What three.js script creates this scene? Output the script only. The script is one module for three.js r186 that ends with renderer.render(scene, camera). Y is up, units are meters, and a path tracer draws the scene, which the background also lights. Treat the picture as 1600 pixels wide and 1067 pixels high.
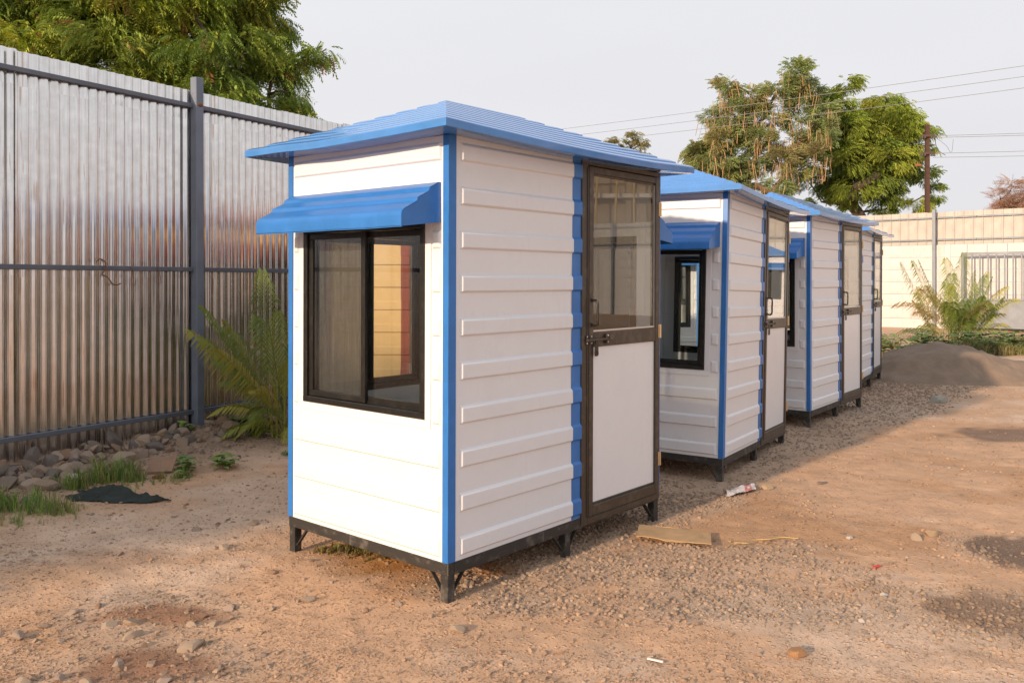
import * as THREE from 'three';
import { mergeGeometries, toCreasedNormals, mergeVertices } from 'three/addons/utils/BufferGeometryUtils.js';

// ---------------------------------------------------------------- camera, sky, sun, exposure
const scene = new THREE.Scene();
const camera = new THREE.PerspectiveCamera(2 * Math.atan(533.5 / 1349) * 180 / Math.PI, 1600 / 1067, 0.1, 900);
camera.position.set(0, 1.61, 0);
camera.lookAt(0, 1.61, -10);
camera.setViewOffset(1600, 1067, 0, 92.2, 1600, 1067);          // a lens shifted down: verticals stay upright
const renderer = new THREE.WebGLRenderer({ antialias: true });
renderer.toneMapping = THREE.LinearToneMapping;
renderer.toneMappingExposure = 1.27;
renderer.shadowMap.enabled = true;

const skyVeil = (x, y) => { let a = .6, t = 0, f = 1; for (let k = 0; k < 4; k++) { t += a * Math.sin(x * f + 1.7 * k + 1.3 * Math.sin(y * f * .7 + k)) * Math.cos(y * f * .9 + 2.1 * k + Math.sin(x * f * .6)); a *= .55; f *= 1.9; } return t; };
const SUN_AZ = 221.3 * Math.PI / 180, SUN_EL = 15.7 * Math.PI / 180;
const sunDir = new THREE.Vector3(Math.sin(SUN_AZ) * Math.cos(SUN_EL), Math.sin(SUN_EL), -Math.cos(SUN_AZ) * Math.cos(SUN_EL));
{
  const w = 512, h = 256, d = new Float32Array(w * h * 4), v = new THREE.Vector3();
  for (let j = 0; j < h; j++) for (let i = 0; i < w; i++) {
    const el = ((j + .5) / h - .5) * Math.PI, az = ((i + .5) / w - .5) * 2 * Math.PI;
    v.set(Math.cos(az) * Math.cos(el), Math.sin(el), Math.sin(az) * Math.cos(el));
    const e = Math.max(0, el) * 180 / Math.PI;
    const up = Math.pow(Math.min(1, Math.max(0, (e - 19) / 65)), .8), low = Math.exp(-e / 7);
    let r = .655 * (1 - up) + .50 * up, g = .66 * (1 - up) + .565 * up, b = .69 * (1 - up) + .68 * up;
    const veil = 1 + .022 * skyVeil(az * 5, el * 22) * Math.min(1, e / 6); r *= veil; g *= veil; b *= veil;      // thin high haze
    r -= .045 * low; g -= .07 * low; b -= .085 * low;
    const c = Math.max(0, v.dot(sunDir)), glow = .55 * Math.pow(c, 6) + 1.1 * Math.pow(c, 60);   // hazy air brightens towards the sun
    r += glow * 1; g += glow * .8; b += glow * .55;
    if (el < 0) { r = .42; g = .36; b = .31; }
    d.set([r, g, b, 1], (j * w + i) * 4);
  }
  const t = new THREE.DataTexture(d, w, h, THREE.RGBAFormat, THREE.FloatType);
  t.mapping = THREE.EquirectangularReflectionMapping; t.magFilter = THREE.LinearFilter; t.minFilter = THREE.LinearFilter; t.needsUpdate = true;
  scene.background = t; scene.environment = t;
}
const sun = new THREE.DirectionalLight(new THREE.Color().setRGB(1, .75, .53), 4.05);
sun.position.copy(sunDir).multiplyScalar(60).add(new THREE.Vector3(2, 0, -10));
sun.target.position.set(2, 0, -10); sun.castShadow = true; sun.shadow.radius = 2.2;
Object.assign(sun.shadow.camera, { left: -45, right: 45, top: 40, bottom: -40, near: 1, far: 160 });
sun.shadow.mapSize.set(4096, 4096);
scene.add(sun, sun.target);

// ---------------------------------------------------------------- helpers
function rng(seed) { let s = seed | 0; return () => { s = (s + 0x6d2b79f5) | 0; let t = Math.imul(s ^ (s >>> 15), 1 | s); t = (t + Math.imul(t ^ (t >>> 7), 61 | t)) ^ t; return ((t ^ (t >>> 14)) >>> 0) / 4294967296; }; }
const lerp = (a, b, t) => a + (b - a) * t, clamp = (x, a = 0, b = 1) => Math.min(b, Math.max(a, x)), smooth = (a, b, x) => { const t = clamp((x - a) / (b - a)); return t * t * (3 - 2 * t); };
function hash(i, j, s) { let h = Math.imul(i | 0, 374761393) ^ Math.imul(j | 0, 668265263) ^ Math.imul(s | 0, 974634721); h = Math.imul(h ^ (h >>> 13), 1274126177); return ((h ^ (h >>> 16)) >>> 0) / 4294967296; }
function noise(x, y, s = 0, per = 0) {                      // value noise, -1..1, optionally periodic
  const xi = Math.floor(x), yi = Math.floor(y); let fx = x - xi, fy = y - yi; fx = fx * fx * (3 - 2 * fx); fy = fy * fy * (3 - 2 * fy);
  const m = (k) => per ? ((k % per) + per) % per : k, x0 = m(xi), x1 = m(xi + 1), y0 = m(yi), y1 = m(yi + 1);
  return lerp(lerp(hash(x0, y0, s), hash(x1, y0, s), fx), lerp(hash(x0, y1, s), hash(x1, y1, s), fx), fy) * 2 - 1;
}
function fbm(x, y, o = 4, s = 0, per = 0) { let a = .5, r = 0; for (let k = 0; k < o; k++) { r += a * noise(x, y, s + k, per); x *= 2; y *= 2; per *= 2; a *= .5; } return r; }
const names = new Map();
const numbered = (n) => { const c = names.get(n) || 0; names.set(n, c + 1); return c ? n + '_' + String(c).padStart(3, '0') : n; };
function mesh(name, geo, mat, parent) {
  const m = new THREE.Mesh(Array.isArray(geo) ? merge(geo) : geo, mat); m.castShadow = m.receiveShadow = true;
  m.name = parent ? name : numbered(name); (parent || scene).add(m); return m;
}
function group(name) { const g = new THREE.Group(); g.name = numbered(name); scene.add(g); return g; }
function tag(o, label, category, grp, kind) { o.userData = {}; if (label) o.userData.label = label; if (category) o.userData.category = category; if (grp) o.userData.group = grp; if (kind) o.userData.kind = kind; return o; }
function merge(list) { const l = list.map((g) => { const n = g.index ? g.toNonIndexed() : g; if (!n.attributes.uv) n.setAttribute('uv', new THREE.BufferAttribute(new Float32Array(n.attributes.position.count * 2), 2)); for (const k of Object.keys(n.attributes)) if (!['position', 'normal', 'uv'].includes(k)) n.deleteAttribute(k); return n; }); return mergeGeometries(l); }
function box(x0, x1, y0, y1, z0, z1) {                      // uv in metres
  const g = new THREE.BoxGeometry(x1 - x0, y1 - y0, z1 - z0); g.translate((x0 + x1) / 2, (y0 + y1) / 2, (z0 + z1) / 2); return metreUV(g.toNonIndexed());
}
function metreUV(g) {
  const p = g.attributes.position, n = g.attributes.normal, uv = new Float32Array(p.count * 2);
  for (let i = 0; i < p.count; i++) {
    const ax = Math.abs(n.getX(i)), ay = Math.abs(n.getY(i)), az = Math.abs(n.getZ(i));
    if (ay > ax && ay > az) uv.set([p.getX(i), p.getZ(i)], i * 2); else if (ax > az) uv.set([p.getZ(i), p.getY(i)], i * 2); else uv.set([p.getX(i), p.getY(i)], i * 2);
  }
  g.setAttribute('uv', new THREE.BufferAttribute(uv, 2)); return g;
}
function bbox(x0, x1, y0, y1, z0, z1, b = .004) {           // box with chamfered edges
  const s = new THREE.Shape(); const w = x1 - x0 - 2 * b, h = y1 - y0 - 2 * b;
  s.moveTo(-w / 2, -h / 2); s.lineTo(w / 2, -h / 2); s.lineTo(w / 2, h / 2); s.lineTo(-w / 2, h / 2); s.closePath();
  const g = new THREE.ExtrudeGeometry(s, { depth: z1 - z0 - 2 * b, bevelEnabled: true, bevelThickness: b, bevelSize: b, bevelSegments: 1, steps: 1 });
  g.translate((x0 + x1) / 2, (y0 + y1) / 2, z0 + b); return metreUV(g);
}
function bar(a, b, w, t) {                                  // a flat bar between two points
  const A = new THREE.Vector3(...a), B = new THREE.Vector3(...b), L = A.distanceTo(B), g = new THREE.BoxGeometry(w, L, t || w);
  g.applyQuaternion(new THREE.Quaternion().setFromUnitVectors(new THREE.Vector3(0, 1, 0), B.clone().sub(A).normalize())); g.translate((A.x + B.x) / 2, (A.y + B.y) / 2, (A.z + B.z) / 2); return g;
}
function tube(pts, r, seg = 24, rad = 6) { return new THREE.TubeGeometry(new THREE.CatmullRomCurve3(pts.map((p) => new THREE.Vector3(...p))), seg, r, rad, false); }
function polyGeo(tris) { const g = new THREE.BufferGeometry(); g.setAttribute('position', new THREE.BufferAttribute(new Float32Array(tris), 3)); g.computeVertexNormals(); return g; }
const quad = (out, a, b, c, d) => out.push(...a, ...b, ...c, ...a, ...c, ...d);

// ---------------------------------------------------------------- textures
function tex(n, fn, srgb, repeat = 1) {                     // fn(i, j) -> [r, g, b] 0..255 or a grey value
  const d = new Uint8Array(n * n * 4);
  for (let j = 0; j < n; j++) for (let i = 0; i < n; i++) { const c = fn(i, j), k = (j * n + i) * 4; if (typeof c === 'number') d[k] = d[k + 1] = d[k + 2] = clamp(c, 0, 255); else { d[k] = clamp(c[0], 0, 255); d[k + 1] = clamp(c[1], 0, 255); d[k + 2] = clamp(c[2], 0, 255); } d[k + 3] = 255; }
  const t = new THREE.DataTexture(d, n, n); t.wrapS = t.wrapT = THREE.RepeatWrapping; t.magFilter = THREE.LinearFilter; t.minFilter = THREE.LinearMipmapLinearFilter; t.generateMipmaps = true;
  if (srgb) t.colorSpace = THREE.SRGBColorSpace; t.repeat.set(repeat, repeat); t.needsUpdate = true; return t;
}
const rgb = (r, g, b) => new THREE.Color().setRGB(r, g, b);
const M = {};
{ // hand-laid moulded panels: faint waviness, faint rubbed dust
  const wav = tex(256, (i, j) => 128 + 90 * fbm(i / 32, j / 32, 3, 5, 8) + 30 * fbm(i / 4, j / 4, 2, 9, 64), false, 1.1);
  const dust = tex(512, (i, j) => { const a = fbm(i / 64, j / 64, 5, 21, 8), b = fbm(i / 6, j / 40, 3, 25, 0); const k = 248 + 4 * a - 4 * smooth(.25, .5, a + .4 * b); return [k, k - .5, k - 1]; }, true, .8);
  M.white = new THREE.MeshPhysicalMaterial({ color: rgb(.79, .795, .82), map: dust, roughness: .4, bumpMap: wav, bumpScale: .0007 });
  M.cream = new THREE.MeshPhysicalMaterial({ color: rgb(.72, .47, .2), map: dust, roughness: .5, bumpMap: wav, bumpScale: .0016 });
  const scuff = tex(512, (i, j) => { const a = fbm(i / 40, j / 40, 5, 31, 0), s = hash(i >> 1, j >> 1, 3) > .9975 ? 26 : 0; const k = 226 + 16 * a + s + (hash(i, j, 7) - .5) * 6; return [k + 6 * a, k, k]; }, true, .9);
  M.blue = new THREE.MeshPhysicalMaterial({ color: rgb(.035, .215, .64), map: scuff, roughness: .4, bumpMap: wav, bumpScale: .0007 });
  M.roofBlue = new THREE.MeshPhysicalMaterial({ color: rgb(.05, .26, .70), map: scuff, roughness: .6, clearcoat: 1, clearcoatRoughness: .05, bumpMap: wav, bumpScale: .0004 });
  M.roofBrown = new THREE.MeshPhysicalMaterial({ color: rgb(.3, .06, .03), map: scuff, roughness: .5, clearcoat: 1, clearcoatRoughness: .05 });
  M.brownTrim = new THREE.MeshPhysicalMaterial({ color: rgb(.3, .06, .03), map: scuff, roughness: .4 });
  M.panelWhite = new THREE.MeshPhysicalMaterial({ color: rgb(.82, .82, .84), roughness: .3, map: dust });
  M.inner = new THREE.MeshStandardMaterial({ color: rgb(.62, .62, .62), roughness: .7 });
  const dusty = (seed, base, amt) => tex(512, (i, j) => { const a = fbm(i / 24, j / 24, 5, seed, 0), b = fbm(i / 90, j / 90, 3, seed + 9, 0); const sp = hash(i >> 1, j >> 1, seed) > .994 ? 70 * hash(i >> 1, j >> 1, seed + 1) : 0; const k = base + amt * smooth(-.1, .6, a + b * .6) + sp; return [k * 1.06, k, k * .93]; }, true, 1.3);
  M.black = new THREE.MeshStandardMaterial({ map: dusty(41, 42, 40), color: 0xffffff, roughness: .62, metalness: 0 });
  M.brown = new THREE.MeshStandardMaterial({ map: dusty(47, 66, 16), color: rgb(1, .86, .76), roughness: .42, metalness: .25 });
  M.frame = new THREE.MeshStandardMaterial({ map: dusty(53, 30, 14), color: 0xffffff, roughness: .34, metalness: .1 });
}
M.glass = new THREE.MeshPhysicalMaterial({ color: rgb(.93, .95, .94), transmission: 1, thickness: 0, roughness: .01, ior: 1.5 });
M.screen = new THREE.MeshStandardMaterial({ color: rgb(.055, .055, .055), roughness: .9, transparent: true, opacity: .7, side: THREE.DoubleSide });
M.steel = new THREE.MeshStandardMaterial({ color: rgb(.6, .59, .57), roughness: .35, metalness: .9 });
M.brass = new THREE.MeshStandardMaterial({ color: rgb(.7, .55, .35), roughness: .35, metalness: .9 });
{ // galvanised sheet
  const sp = tex(512, (i, j) => { const a = fbm(i / 3, j / 90, 4, 61, 0), b = fbm(i / 20, j / 20, 4, 66, 0), k = 232 + 16 * a + 12 * b, st = smooth(.32, .5, fbm(i / 5, j / 220, 3, 68, 0)) * smooth(.0, .4, fbm(i / 60, j / 60, 2, 69, 0)) * 60; return [k - st * .5, k - 2 - st * .8, k - 4 - st]; }, true, .6);
  const rg = tex(256, (i, j) => 150 + 70 * fbm(i / 10, j / 60, 4, 71, 0), false, .6);
  M.zinc = new THREE.MeshStandardMaterial({ color: rgb(.93, .92, .91), map: sp, metalness: 1, roughness: .34, roughnessMap: rg, side: THREE.DoubleSide });
  const pn = tex(256, (i, j) => 225 + 22 * fbm(i / 30, j / 30, 5, 81, 0) + (hash(i, j, 8) > .993 ? -40 : 0), true, .7);
  M.post = new THREE.MeshStandardMaterial({ color: rgb(.2, .235, .3), map: pn, roughness: .45 });
  M.rail = new THREE.MeshStandardMaterial({ color: rgb(.16, .175, .21), map: pn, roughness: .5 });
  M.rust = new THREE.MeshStandardMaterial({ color: rgb(.2, .075, .03), roughness: .9 });
  const cn = tex(512, (i, j) => { const a = fbm(i / 60, j / 60, 5, 91, 0), b = fbm(i / 8, j / 50, 3, 95, 0); const k = 232 + 14 * a - 12 * smooth(.15, .5, b) + (hash(i, j, 4) - .5) * 8; return [k, k - 2, k - 5]; }, true, .35);
  M.concrete = new THREE.MeshStandardMaterial({ color: rgb(.74, .735, .74), map: cn, roughness: .9 });
  M.sheet = new THREE.MeshStandardMaterial({ color: rgb(.54, .51, .475), map: cn, roughness: .6, metalness: .15, side: THREE.DoubleSide });
  M.gate = new THREE.MeshStandardMaterial({ color: rgb(.25, .28, .32), map: pn, roughness: .45, metalness: .2 });
}

// ---------------------------------------------------------------- terrain
const FP = new THREE.Vector2(-4.39, -7.4), FD = new THREE.Vector2(.518, -.8554), FN = new THREE.Vector2(.8554, .518);   // fence line: a point, its direction, its yard side
const fenceS = (x, z) => (x - FP.x) * FD.x + (z - FP.y) * FD.y, fenceD = (x, z) => (x - FP.x) * FN.x + (z - FP.y) * FN.y;
function ground(x, z) {
  const s = fenceS(x, z), d = fenceD(x, z);
  let y = .010 * fbm(x * .7, z * .7, 3, 11) + .012 * fbm(x * 3, z * 3, 3, 13) * smooth(1, .2, Math.abs(x - .2) / 8) + .008 * fbm(x * 11, z * 11, 3, 15);
  if (d > -.4) {
    const m = (.045 + .02 * noise(s * 1.3, 3) + .1 * Math.exp(-Math.pow((s - 2.1) / .9, 2)) * smooth(.15, .5, d)) * Math.exp(-Math.pow(Math.max(0, d - .2) / .8, 2)) * smooth(6.5, 2.2, s) * (d < 0 ? smooth(-.4, 0, d) : 1);
    y += m * (1 + .25 * fbm(x * 4, z * 4, 3, 19));
  }
  return y;
}
function soil(x, z) {                                        // colour of the soil as a linear triple, patches of different earth and wet stains
  const n1 = fbm(x * .55, z * .55, 4, 101), n2 = fbm(x * 1.9, z * 1.9, 4, 105), n3 = fbm(x * 7, z * 7, 3, 109);
  let c = [.53, .332, .203];
  const mix = (t, k) => { c = c.map((v, i) => lerp(v, t[i], clamp(k))); };
  mix([.56, .40, .285], smooth(.0, .45, n1 + .5 * n2));                    // pale dusty earth
  mix([.42, .235, .12], smooth(.05, .5, -n1 + .6 * n2) * .8);              // redder earth
  mix([.41, .305, .225], smooth(.0, .5, gravelAt(x, z) - .25 + .25 * n2) * .6);
  const spot = (cx, cz, rx, rz, t, k, th = .25) => { const q = Math.hypot((x - cx) / rx, (z - cz) / rz) + .55 * n2 + .3 * n3; mix(t, smooth(1, th, q) * k); };
  spot(-.62, -4.98, .42, .3, [.40, .19, .05], .9); spot(-.08, -4.82, .26, .2, [.42, .19, .06], .9);     // orange soil beneath the near cabin
  spot(-1.74, -4.2, .42, .22, [.25, .115, .055], .8, .5); spot(-1.5, -3.62, .45, .28, [.22, .10, .05], .8, .5); spot(-2.3, -5.1, .5, .3, [.3, .165, .09], .5);
  spot(3.05, -5.15, .38, .34, [.14, .09, .062], .9, .78); spot(2.45, -4.15, .42, .36, [.2, .125, .08], .85, .7); spot(5.4, -9.1, .9, .5, [.18, .115, .08], .85, .7);
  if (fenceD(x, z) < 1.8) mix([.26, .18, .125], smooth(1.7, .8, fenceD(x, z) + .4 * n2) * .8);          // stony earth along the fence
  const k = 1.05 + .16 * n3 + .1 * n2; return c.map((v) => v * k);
}
function gravelAt(x, z) {
  const px = x + .32, pz = z + 4.32, along = px * .63 - pz * .777, perp = px * .777 + pz * .63, n = fbm(x * 1.4, z * 1.4, 3, 121), n2 = fbm(x * .5, z * .5, 2, 127);
  let g = .07 + .2 * smooth(.05, .4, n) ;
  g = Math.max(g, smooth(.15, .9, along) * smooth(19, 15, along) * smooth(.5 + .3 * n2, -.1, perp + .3 * n) * smooth(-2.6, -1.8, perp) * .95);
  const q = Math.hypot(((x - .95) * .9 + (z + 4.75) * .2) / 1.35, ((z + 4.75) - (x - .95) * .1) / .8) + .7 * n; g = Math.max(g, smooth(1.15, .5, q) * (.62 + .5 * fbm(x * 4, z * 4, 2, 131)));
  g = Math.max(g, .3 * smooth(.1, .4, n2 + .4 * n) * smooth(.5, 2, x));
  if (x < 0) g = Math.max(g, (.1 + .34 * smooth(-.15, .35, n + .5 * n2)) * smooth(0, -.9, x));
  for (const [cx, cz] of [[3.05, -5.15], [2.45, -4.15], [-1.7, -4.2], [-1.5, -3.62]]) g = Math.max(g, .6 * smooth(.75, .3, Math.hypot(x - cx, (z - cz) * 1.3) + .3 * n));
  return g;
}
{
  const lines = (lo, hi, step, far) => { const a = []; for (let v = lo; v <= hi + 1e-6; v += step) a.push(v); let s = step, v = hi; while (v < far) { s *= 1.16; v += s; a.push(v); } s = step; v = lo; while (v > -far) { s *= 1.16; v -= s; a.unshift(v); } return a; };
  const xs = lines(-4.6, 4.4, .025, 420), zs = lines(-9.5, -3.1, .025, 420), nx = xs.length, nz = zs.length;
  const pos = new Float32Array(nx * nz * 3), col = new Float32Array(nx * nz * 3), uv = new Float32Array(nx * nz * 2), idx = [];
  for (let j = 0; j < nz; j++) for (let i = 0; i < nx; i++) {
    const k = j * nx + i, x = xs[i], z = zs[j];
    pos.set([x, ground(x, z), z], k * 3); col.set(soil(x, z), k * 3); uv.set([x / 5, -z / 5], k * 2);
    if (i < nx - 1 && j < nz - 1) idx.push(k, k + nx, k + 1, k + 1, k + nx, k + nx + 1);
  }
  const g = new THREE.BufferGeometry(); g.setAttribute('position', new THREE.BufferAttribute(pos, 3)); g.setAttribute('color', new THREE.BufferAttribute(col, 3)); g.setAttribute('uv', new THREE.BufferAttribute(uv, 2)); g.setIndex(idx); g.computeVertexNormals();
  const n = 2048, hgt = new Float32Array(n * n), ton = new Float32Array(n * n), R = rng(77);
  for (let j = 0; j < n; j++) for (let i = 0; i < n; i++) { const a = fbm(i / 64, j / 64, 5, 201, 32), f = (hash(i >> 1, j >> 1, 5) - .5); hgt[j * n + i] = .45 + .28 * a + .05 * f; ton[j * n + i] = .94 + .16 * a + .10 * f; }
  for (let k = 0; k < 42000; k++) {                          // grit pressed into the earth
    const cx = R() * n, cy = R() * n, r = 1.2 + 3.4 * Math.pow(R(), 3), e = .6 + .4 * R(), t = (R() - .5) * .34, an = R() * 3.14, ca = Math.cos(an), sa = Math.sin(an), q = Math.ceil(r);
    for (let dy = -q; dy <= q; dy++) for (let dx = -q; dx <= q; dx++) { const u = (dx * ca + dy * sa) / r, v = (-dx * sa + dy * ca) / (r * e), w = 1 - u * u - v * v; if (w <= 0) continue; const ii = ((Math.floor(cx) + dx) % n + n) % n, jj = ((Math.floor(cy) + dy) % n + n) % n; hgt[jj * n + ii] += .5 * Math.sqrt(w) * (r / 4.5); ton[jj * n + ii] += t * Math.min(1, w * 3); }
  }
  const map = tex(n, (i, j) => { const v = ton[j * n + i] * 255; return [v, v * .99, v * .98]; }, false), bump = tex(n, (i, j) => hgt[j * n + i] * 190, false);
  M.soil = new THREE.MeshStandardMaterial({ vertexColors: true, map, bumpMap: bump, bumpScale: .02, roughness: .97 });
  tag(mesh('ground', g, M.soil), null, null, null, 'structure');
}

// ---------------------------------------------------------------- cabins
const W = 1.34, D = 2.015, WH = 2.35;
function slabBand(a0, a1, y0, y1) {                          // a raised moulded band: two bevel steps, soft shoulders
  const t = [], rings = [[0, -.004], [.003, .001], [.014, .0115], [.0175, .0128]].map(([i, n], k) => { const top = k ? i : 0, s = i; return [[a0 + s, y0 + s * .8, n], [a1 - s, y0 + s * .8, n], [a1 - s, y1 - top * 1.15, n], [a0 + s, y1 - top * 1.15, n]]; });
  for (let k = 0; k < 3; k++) for (let c = 0; c < 4; c++) quad(t, rings[k][c], rings[k][(c + 1) % 4], rings[k + 1][(c + 1) % 4], rings[k + 1][c]);
  quad(t, ...rings[3]); return metreUV(toCreasedNormals(polyGeo(t), .3));
}
function panelGeo(a0, a1, y0, y1, holes) {
  const s = new THREE.Shape(); s.moveTo(a0, y0); s.lineTo(a1, y0); s.lineTo(a1, y1); s.lineTo(a0, y1); s.closePath();
  for (const [p, q, r, t] of holes) { const h = new THREE.Path(); h.moveTo(p, r); h.lineTo(p, t); h.lineTo(q, t); h.lineTo(q, r); h.closePath(); s.holes.push(h); }
  const g = new THREE.ExtrudeGeometry(s, { depth: .05, bevelEnabled: false }); g.translate(0, 0, -.05); return metreUV(g);
}
const BAND = (k) => [.22 + .2225 * k, .32 + .2225 * k];
function addWindow(parent, a0, a1, y0, y1, screen, pal) {    // sliding window in the panel frame: a along the wall, y up, z out
  const f = .036, w = mesh('window', [bbox(a0, a1, y0, y0 + f, -.055, .014), bbox(a0, a1, y1 - f, y1, -.055, .014), bbox(a0, a0 + f, y0 + f, y1 - f, -.055, .013), bbox(a1 - f, a1, y0 + f, y1 - f, -.055, .013), box(a0 + f, a1 - f, y0 + f, y0 + f + .012, -.028, -.022)], M.frame, parent);
  const mid = (a0 + a1) / 2, st = .034;
  const sash = (p, q, n) => { const s = mesh('sash', [bbox(p, q, y0 + f + .002, y0 + f + .036, n - .011, n + .011, .003), bbox(p, q, y1 - f - .036, y1 - f - .002, n - .011, n + .011, .003), bbox(p, p + st, y0 + f + .036, y1 - f - .036, n - .0105, n + .0105, .003), bbox(q - st, q, y0 + f + .036, y1 - f - .036, n - .0105, n + .0105, .003)], M.frame, w); mesh('pane', box(p + st - .004, q - st + .004, y0 + f + .032, y1 - f - .032, n - .001, n + .001), M.glass, w); return s; };
  sash(a0 + f + .002, mid + .028, -.012); sash(mid - .028, a1 - f - .002, -.038);
  if (screen) mesh('insect_screen', box(a0 + f + .03, mid - .03, y0 + f + .03, y1 - f - .03, -.053, -.052), M.screen, w);
  const o = .042, i = .001; mesh('surround', [box(a0 - o, a1 + o, y0 - o, y0 - i, -.002, .007), box(a0 - o, a0 - i, y0, y1 + .01, -.002, .0068), box(a1 + i, a1 + o, y0, y1 + .01, -.002, .0068)], pal.wall, w);
  return w;
}
function awning(parent, a0, a1, pal) {
  const prof = [[0, 2.116], [.018, 2.115], [.068, 2.09], [.078, 2.083], [.083, 2.068], [.095, 2.06], [.15, 2.034], [.16, 2.026], [.165, 2.011], [.178, 2.003], [.24, 1.972], [.258, 1.96], [.267, 1.945], [.268, 1.93], [.268, 1.884]], t = [], N = 18;
  const wob = (a, p) => p * (.02 * noise(a * 3, p * 5, 301) + .012 * noise(a * 9, 0, 303));
  const P = (p, k, off) => { const a = lerp(a0, a1, k / N); return [a, p[1] - off + wob(a, p[0]) * .35, Math.max(0, p[0] - (p[0] > .26 ? off : 0))]; };
  for (let k = 0; k < N; k++) for (let m = 0; m < prof.length - 1; m++) { quad(t, P(prof[m], k, 0), P(prof[m + 1], k, 0), P(prof[m + 1], k + 1, 0), P(prof[m], k + 1, 0)); quad(t, P(prof[m], k + 1, .006), P(prof[m + 1], k + 1, .006), P(prof[m + 1], k, .006), P(prof[m], k, .006)); }
  const shell = toCreasedNormals(polyGeo(t), .9);
  const s = new THREE.Shape(); s.moveTo(0, 2.113); prof.slice(1).forEach(([p, y]) => s.lineTo(p - .001, y - .002)); s.lineTo(.2, 1.89); s.lineTo(0, 1.914); s.closePath();
  const side = (a) => { const g = new THREE.ExtrudeGeometry(s, { depth: .006, bevelEnabled: false }); g.rotateY(-Math.PI / 2); g.translate(a, 0, 0); return g; };   // profile p -> z
  return mesh('awning', [metreUV(shell), metreUV(side(a0 + .005)), metreUV(side(a1 + .001))], pal.trim, parent);
}
function roofGeo(seed) {
  const x0 = -W - .19, x1 = .17, z0 = -D - .175, z1 = .19, prof = [[.21, 2.353], [.005, 2.35], [0, 2.352], [0, 2.386], [.002, 2.391], [.016, 2.3985]];
  for (let k = 0; k < 9; k++) { const d = .032 + .0905 * k, h = 2.4045 + .0345 * k; prof.push([d, h], [d + .052, h + .0062], [d + .0555, h + .0078], [d + .0595, h + .0195], [d + .0615, h + .0213], [d + .077, h + .0286]); }
  prof.push([.8465, 2.4045 + .0345 * 9]);
  const N = 22, t = [];
  const ring = ([d, h]) => {
    const X0 = x0 + d, X1 = x1 - d, Z0 = z0 + d, Z1 = z1 - d, r = [], fade = clamp(1 - d / .85);
    const put = (x, z, side, q) => { const bow = Math.sin(Math.PI * q), sag = (side % 2 ? .024 : .012) * bow + .004 * noise(q * 5 + side * 9, seed, 311) * Math.min(1, bow * 2); r.push([x, h - sag * fade, z]); };
    for (let k = 0; k < N; k++) put(lerp(X0, X1, k / N), Z1, 0, k / N);
    for (let k = 0; k < N; k++) put(X1, lerp(Z1, Z0, k / N), 1, k / N);
    for (let k = 0; k < N; k++) put(lerp(X1, X0, k / N), Z0, 2, k / N);
    for (let k = 0; k < N; k++) put(X0, lerp(Z0, Z1, k / N), 3, k / N);
    return r;
  };
  const R = prof.map(ring);
  for (let m = 0; m < R.length - 1; m++) for (let k = 0; k < 4 * N; k++) { const k2 = (k + 1) % (4 * N); quad(t, R[m][k], R[m][k2], R[m + 1][k2], R[m + 1][k]); }
  const L = R[R.length - 1]; for (let k = 0; k < N; k++) { quad(t, L[N + k], L[N + k + 1], L[4 * N - k - 1], L[(4 * N - k) % (4 * N)]); }
  return metreUV(toCreasedNormals(polyGeo(t), .22));
}
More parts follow.
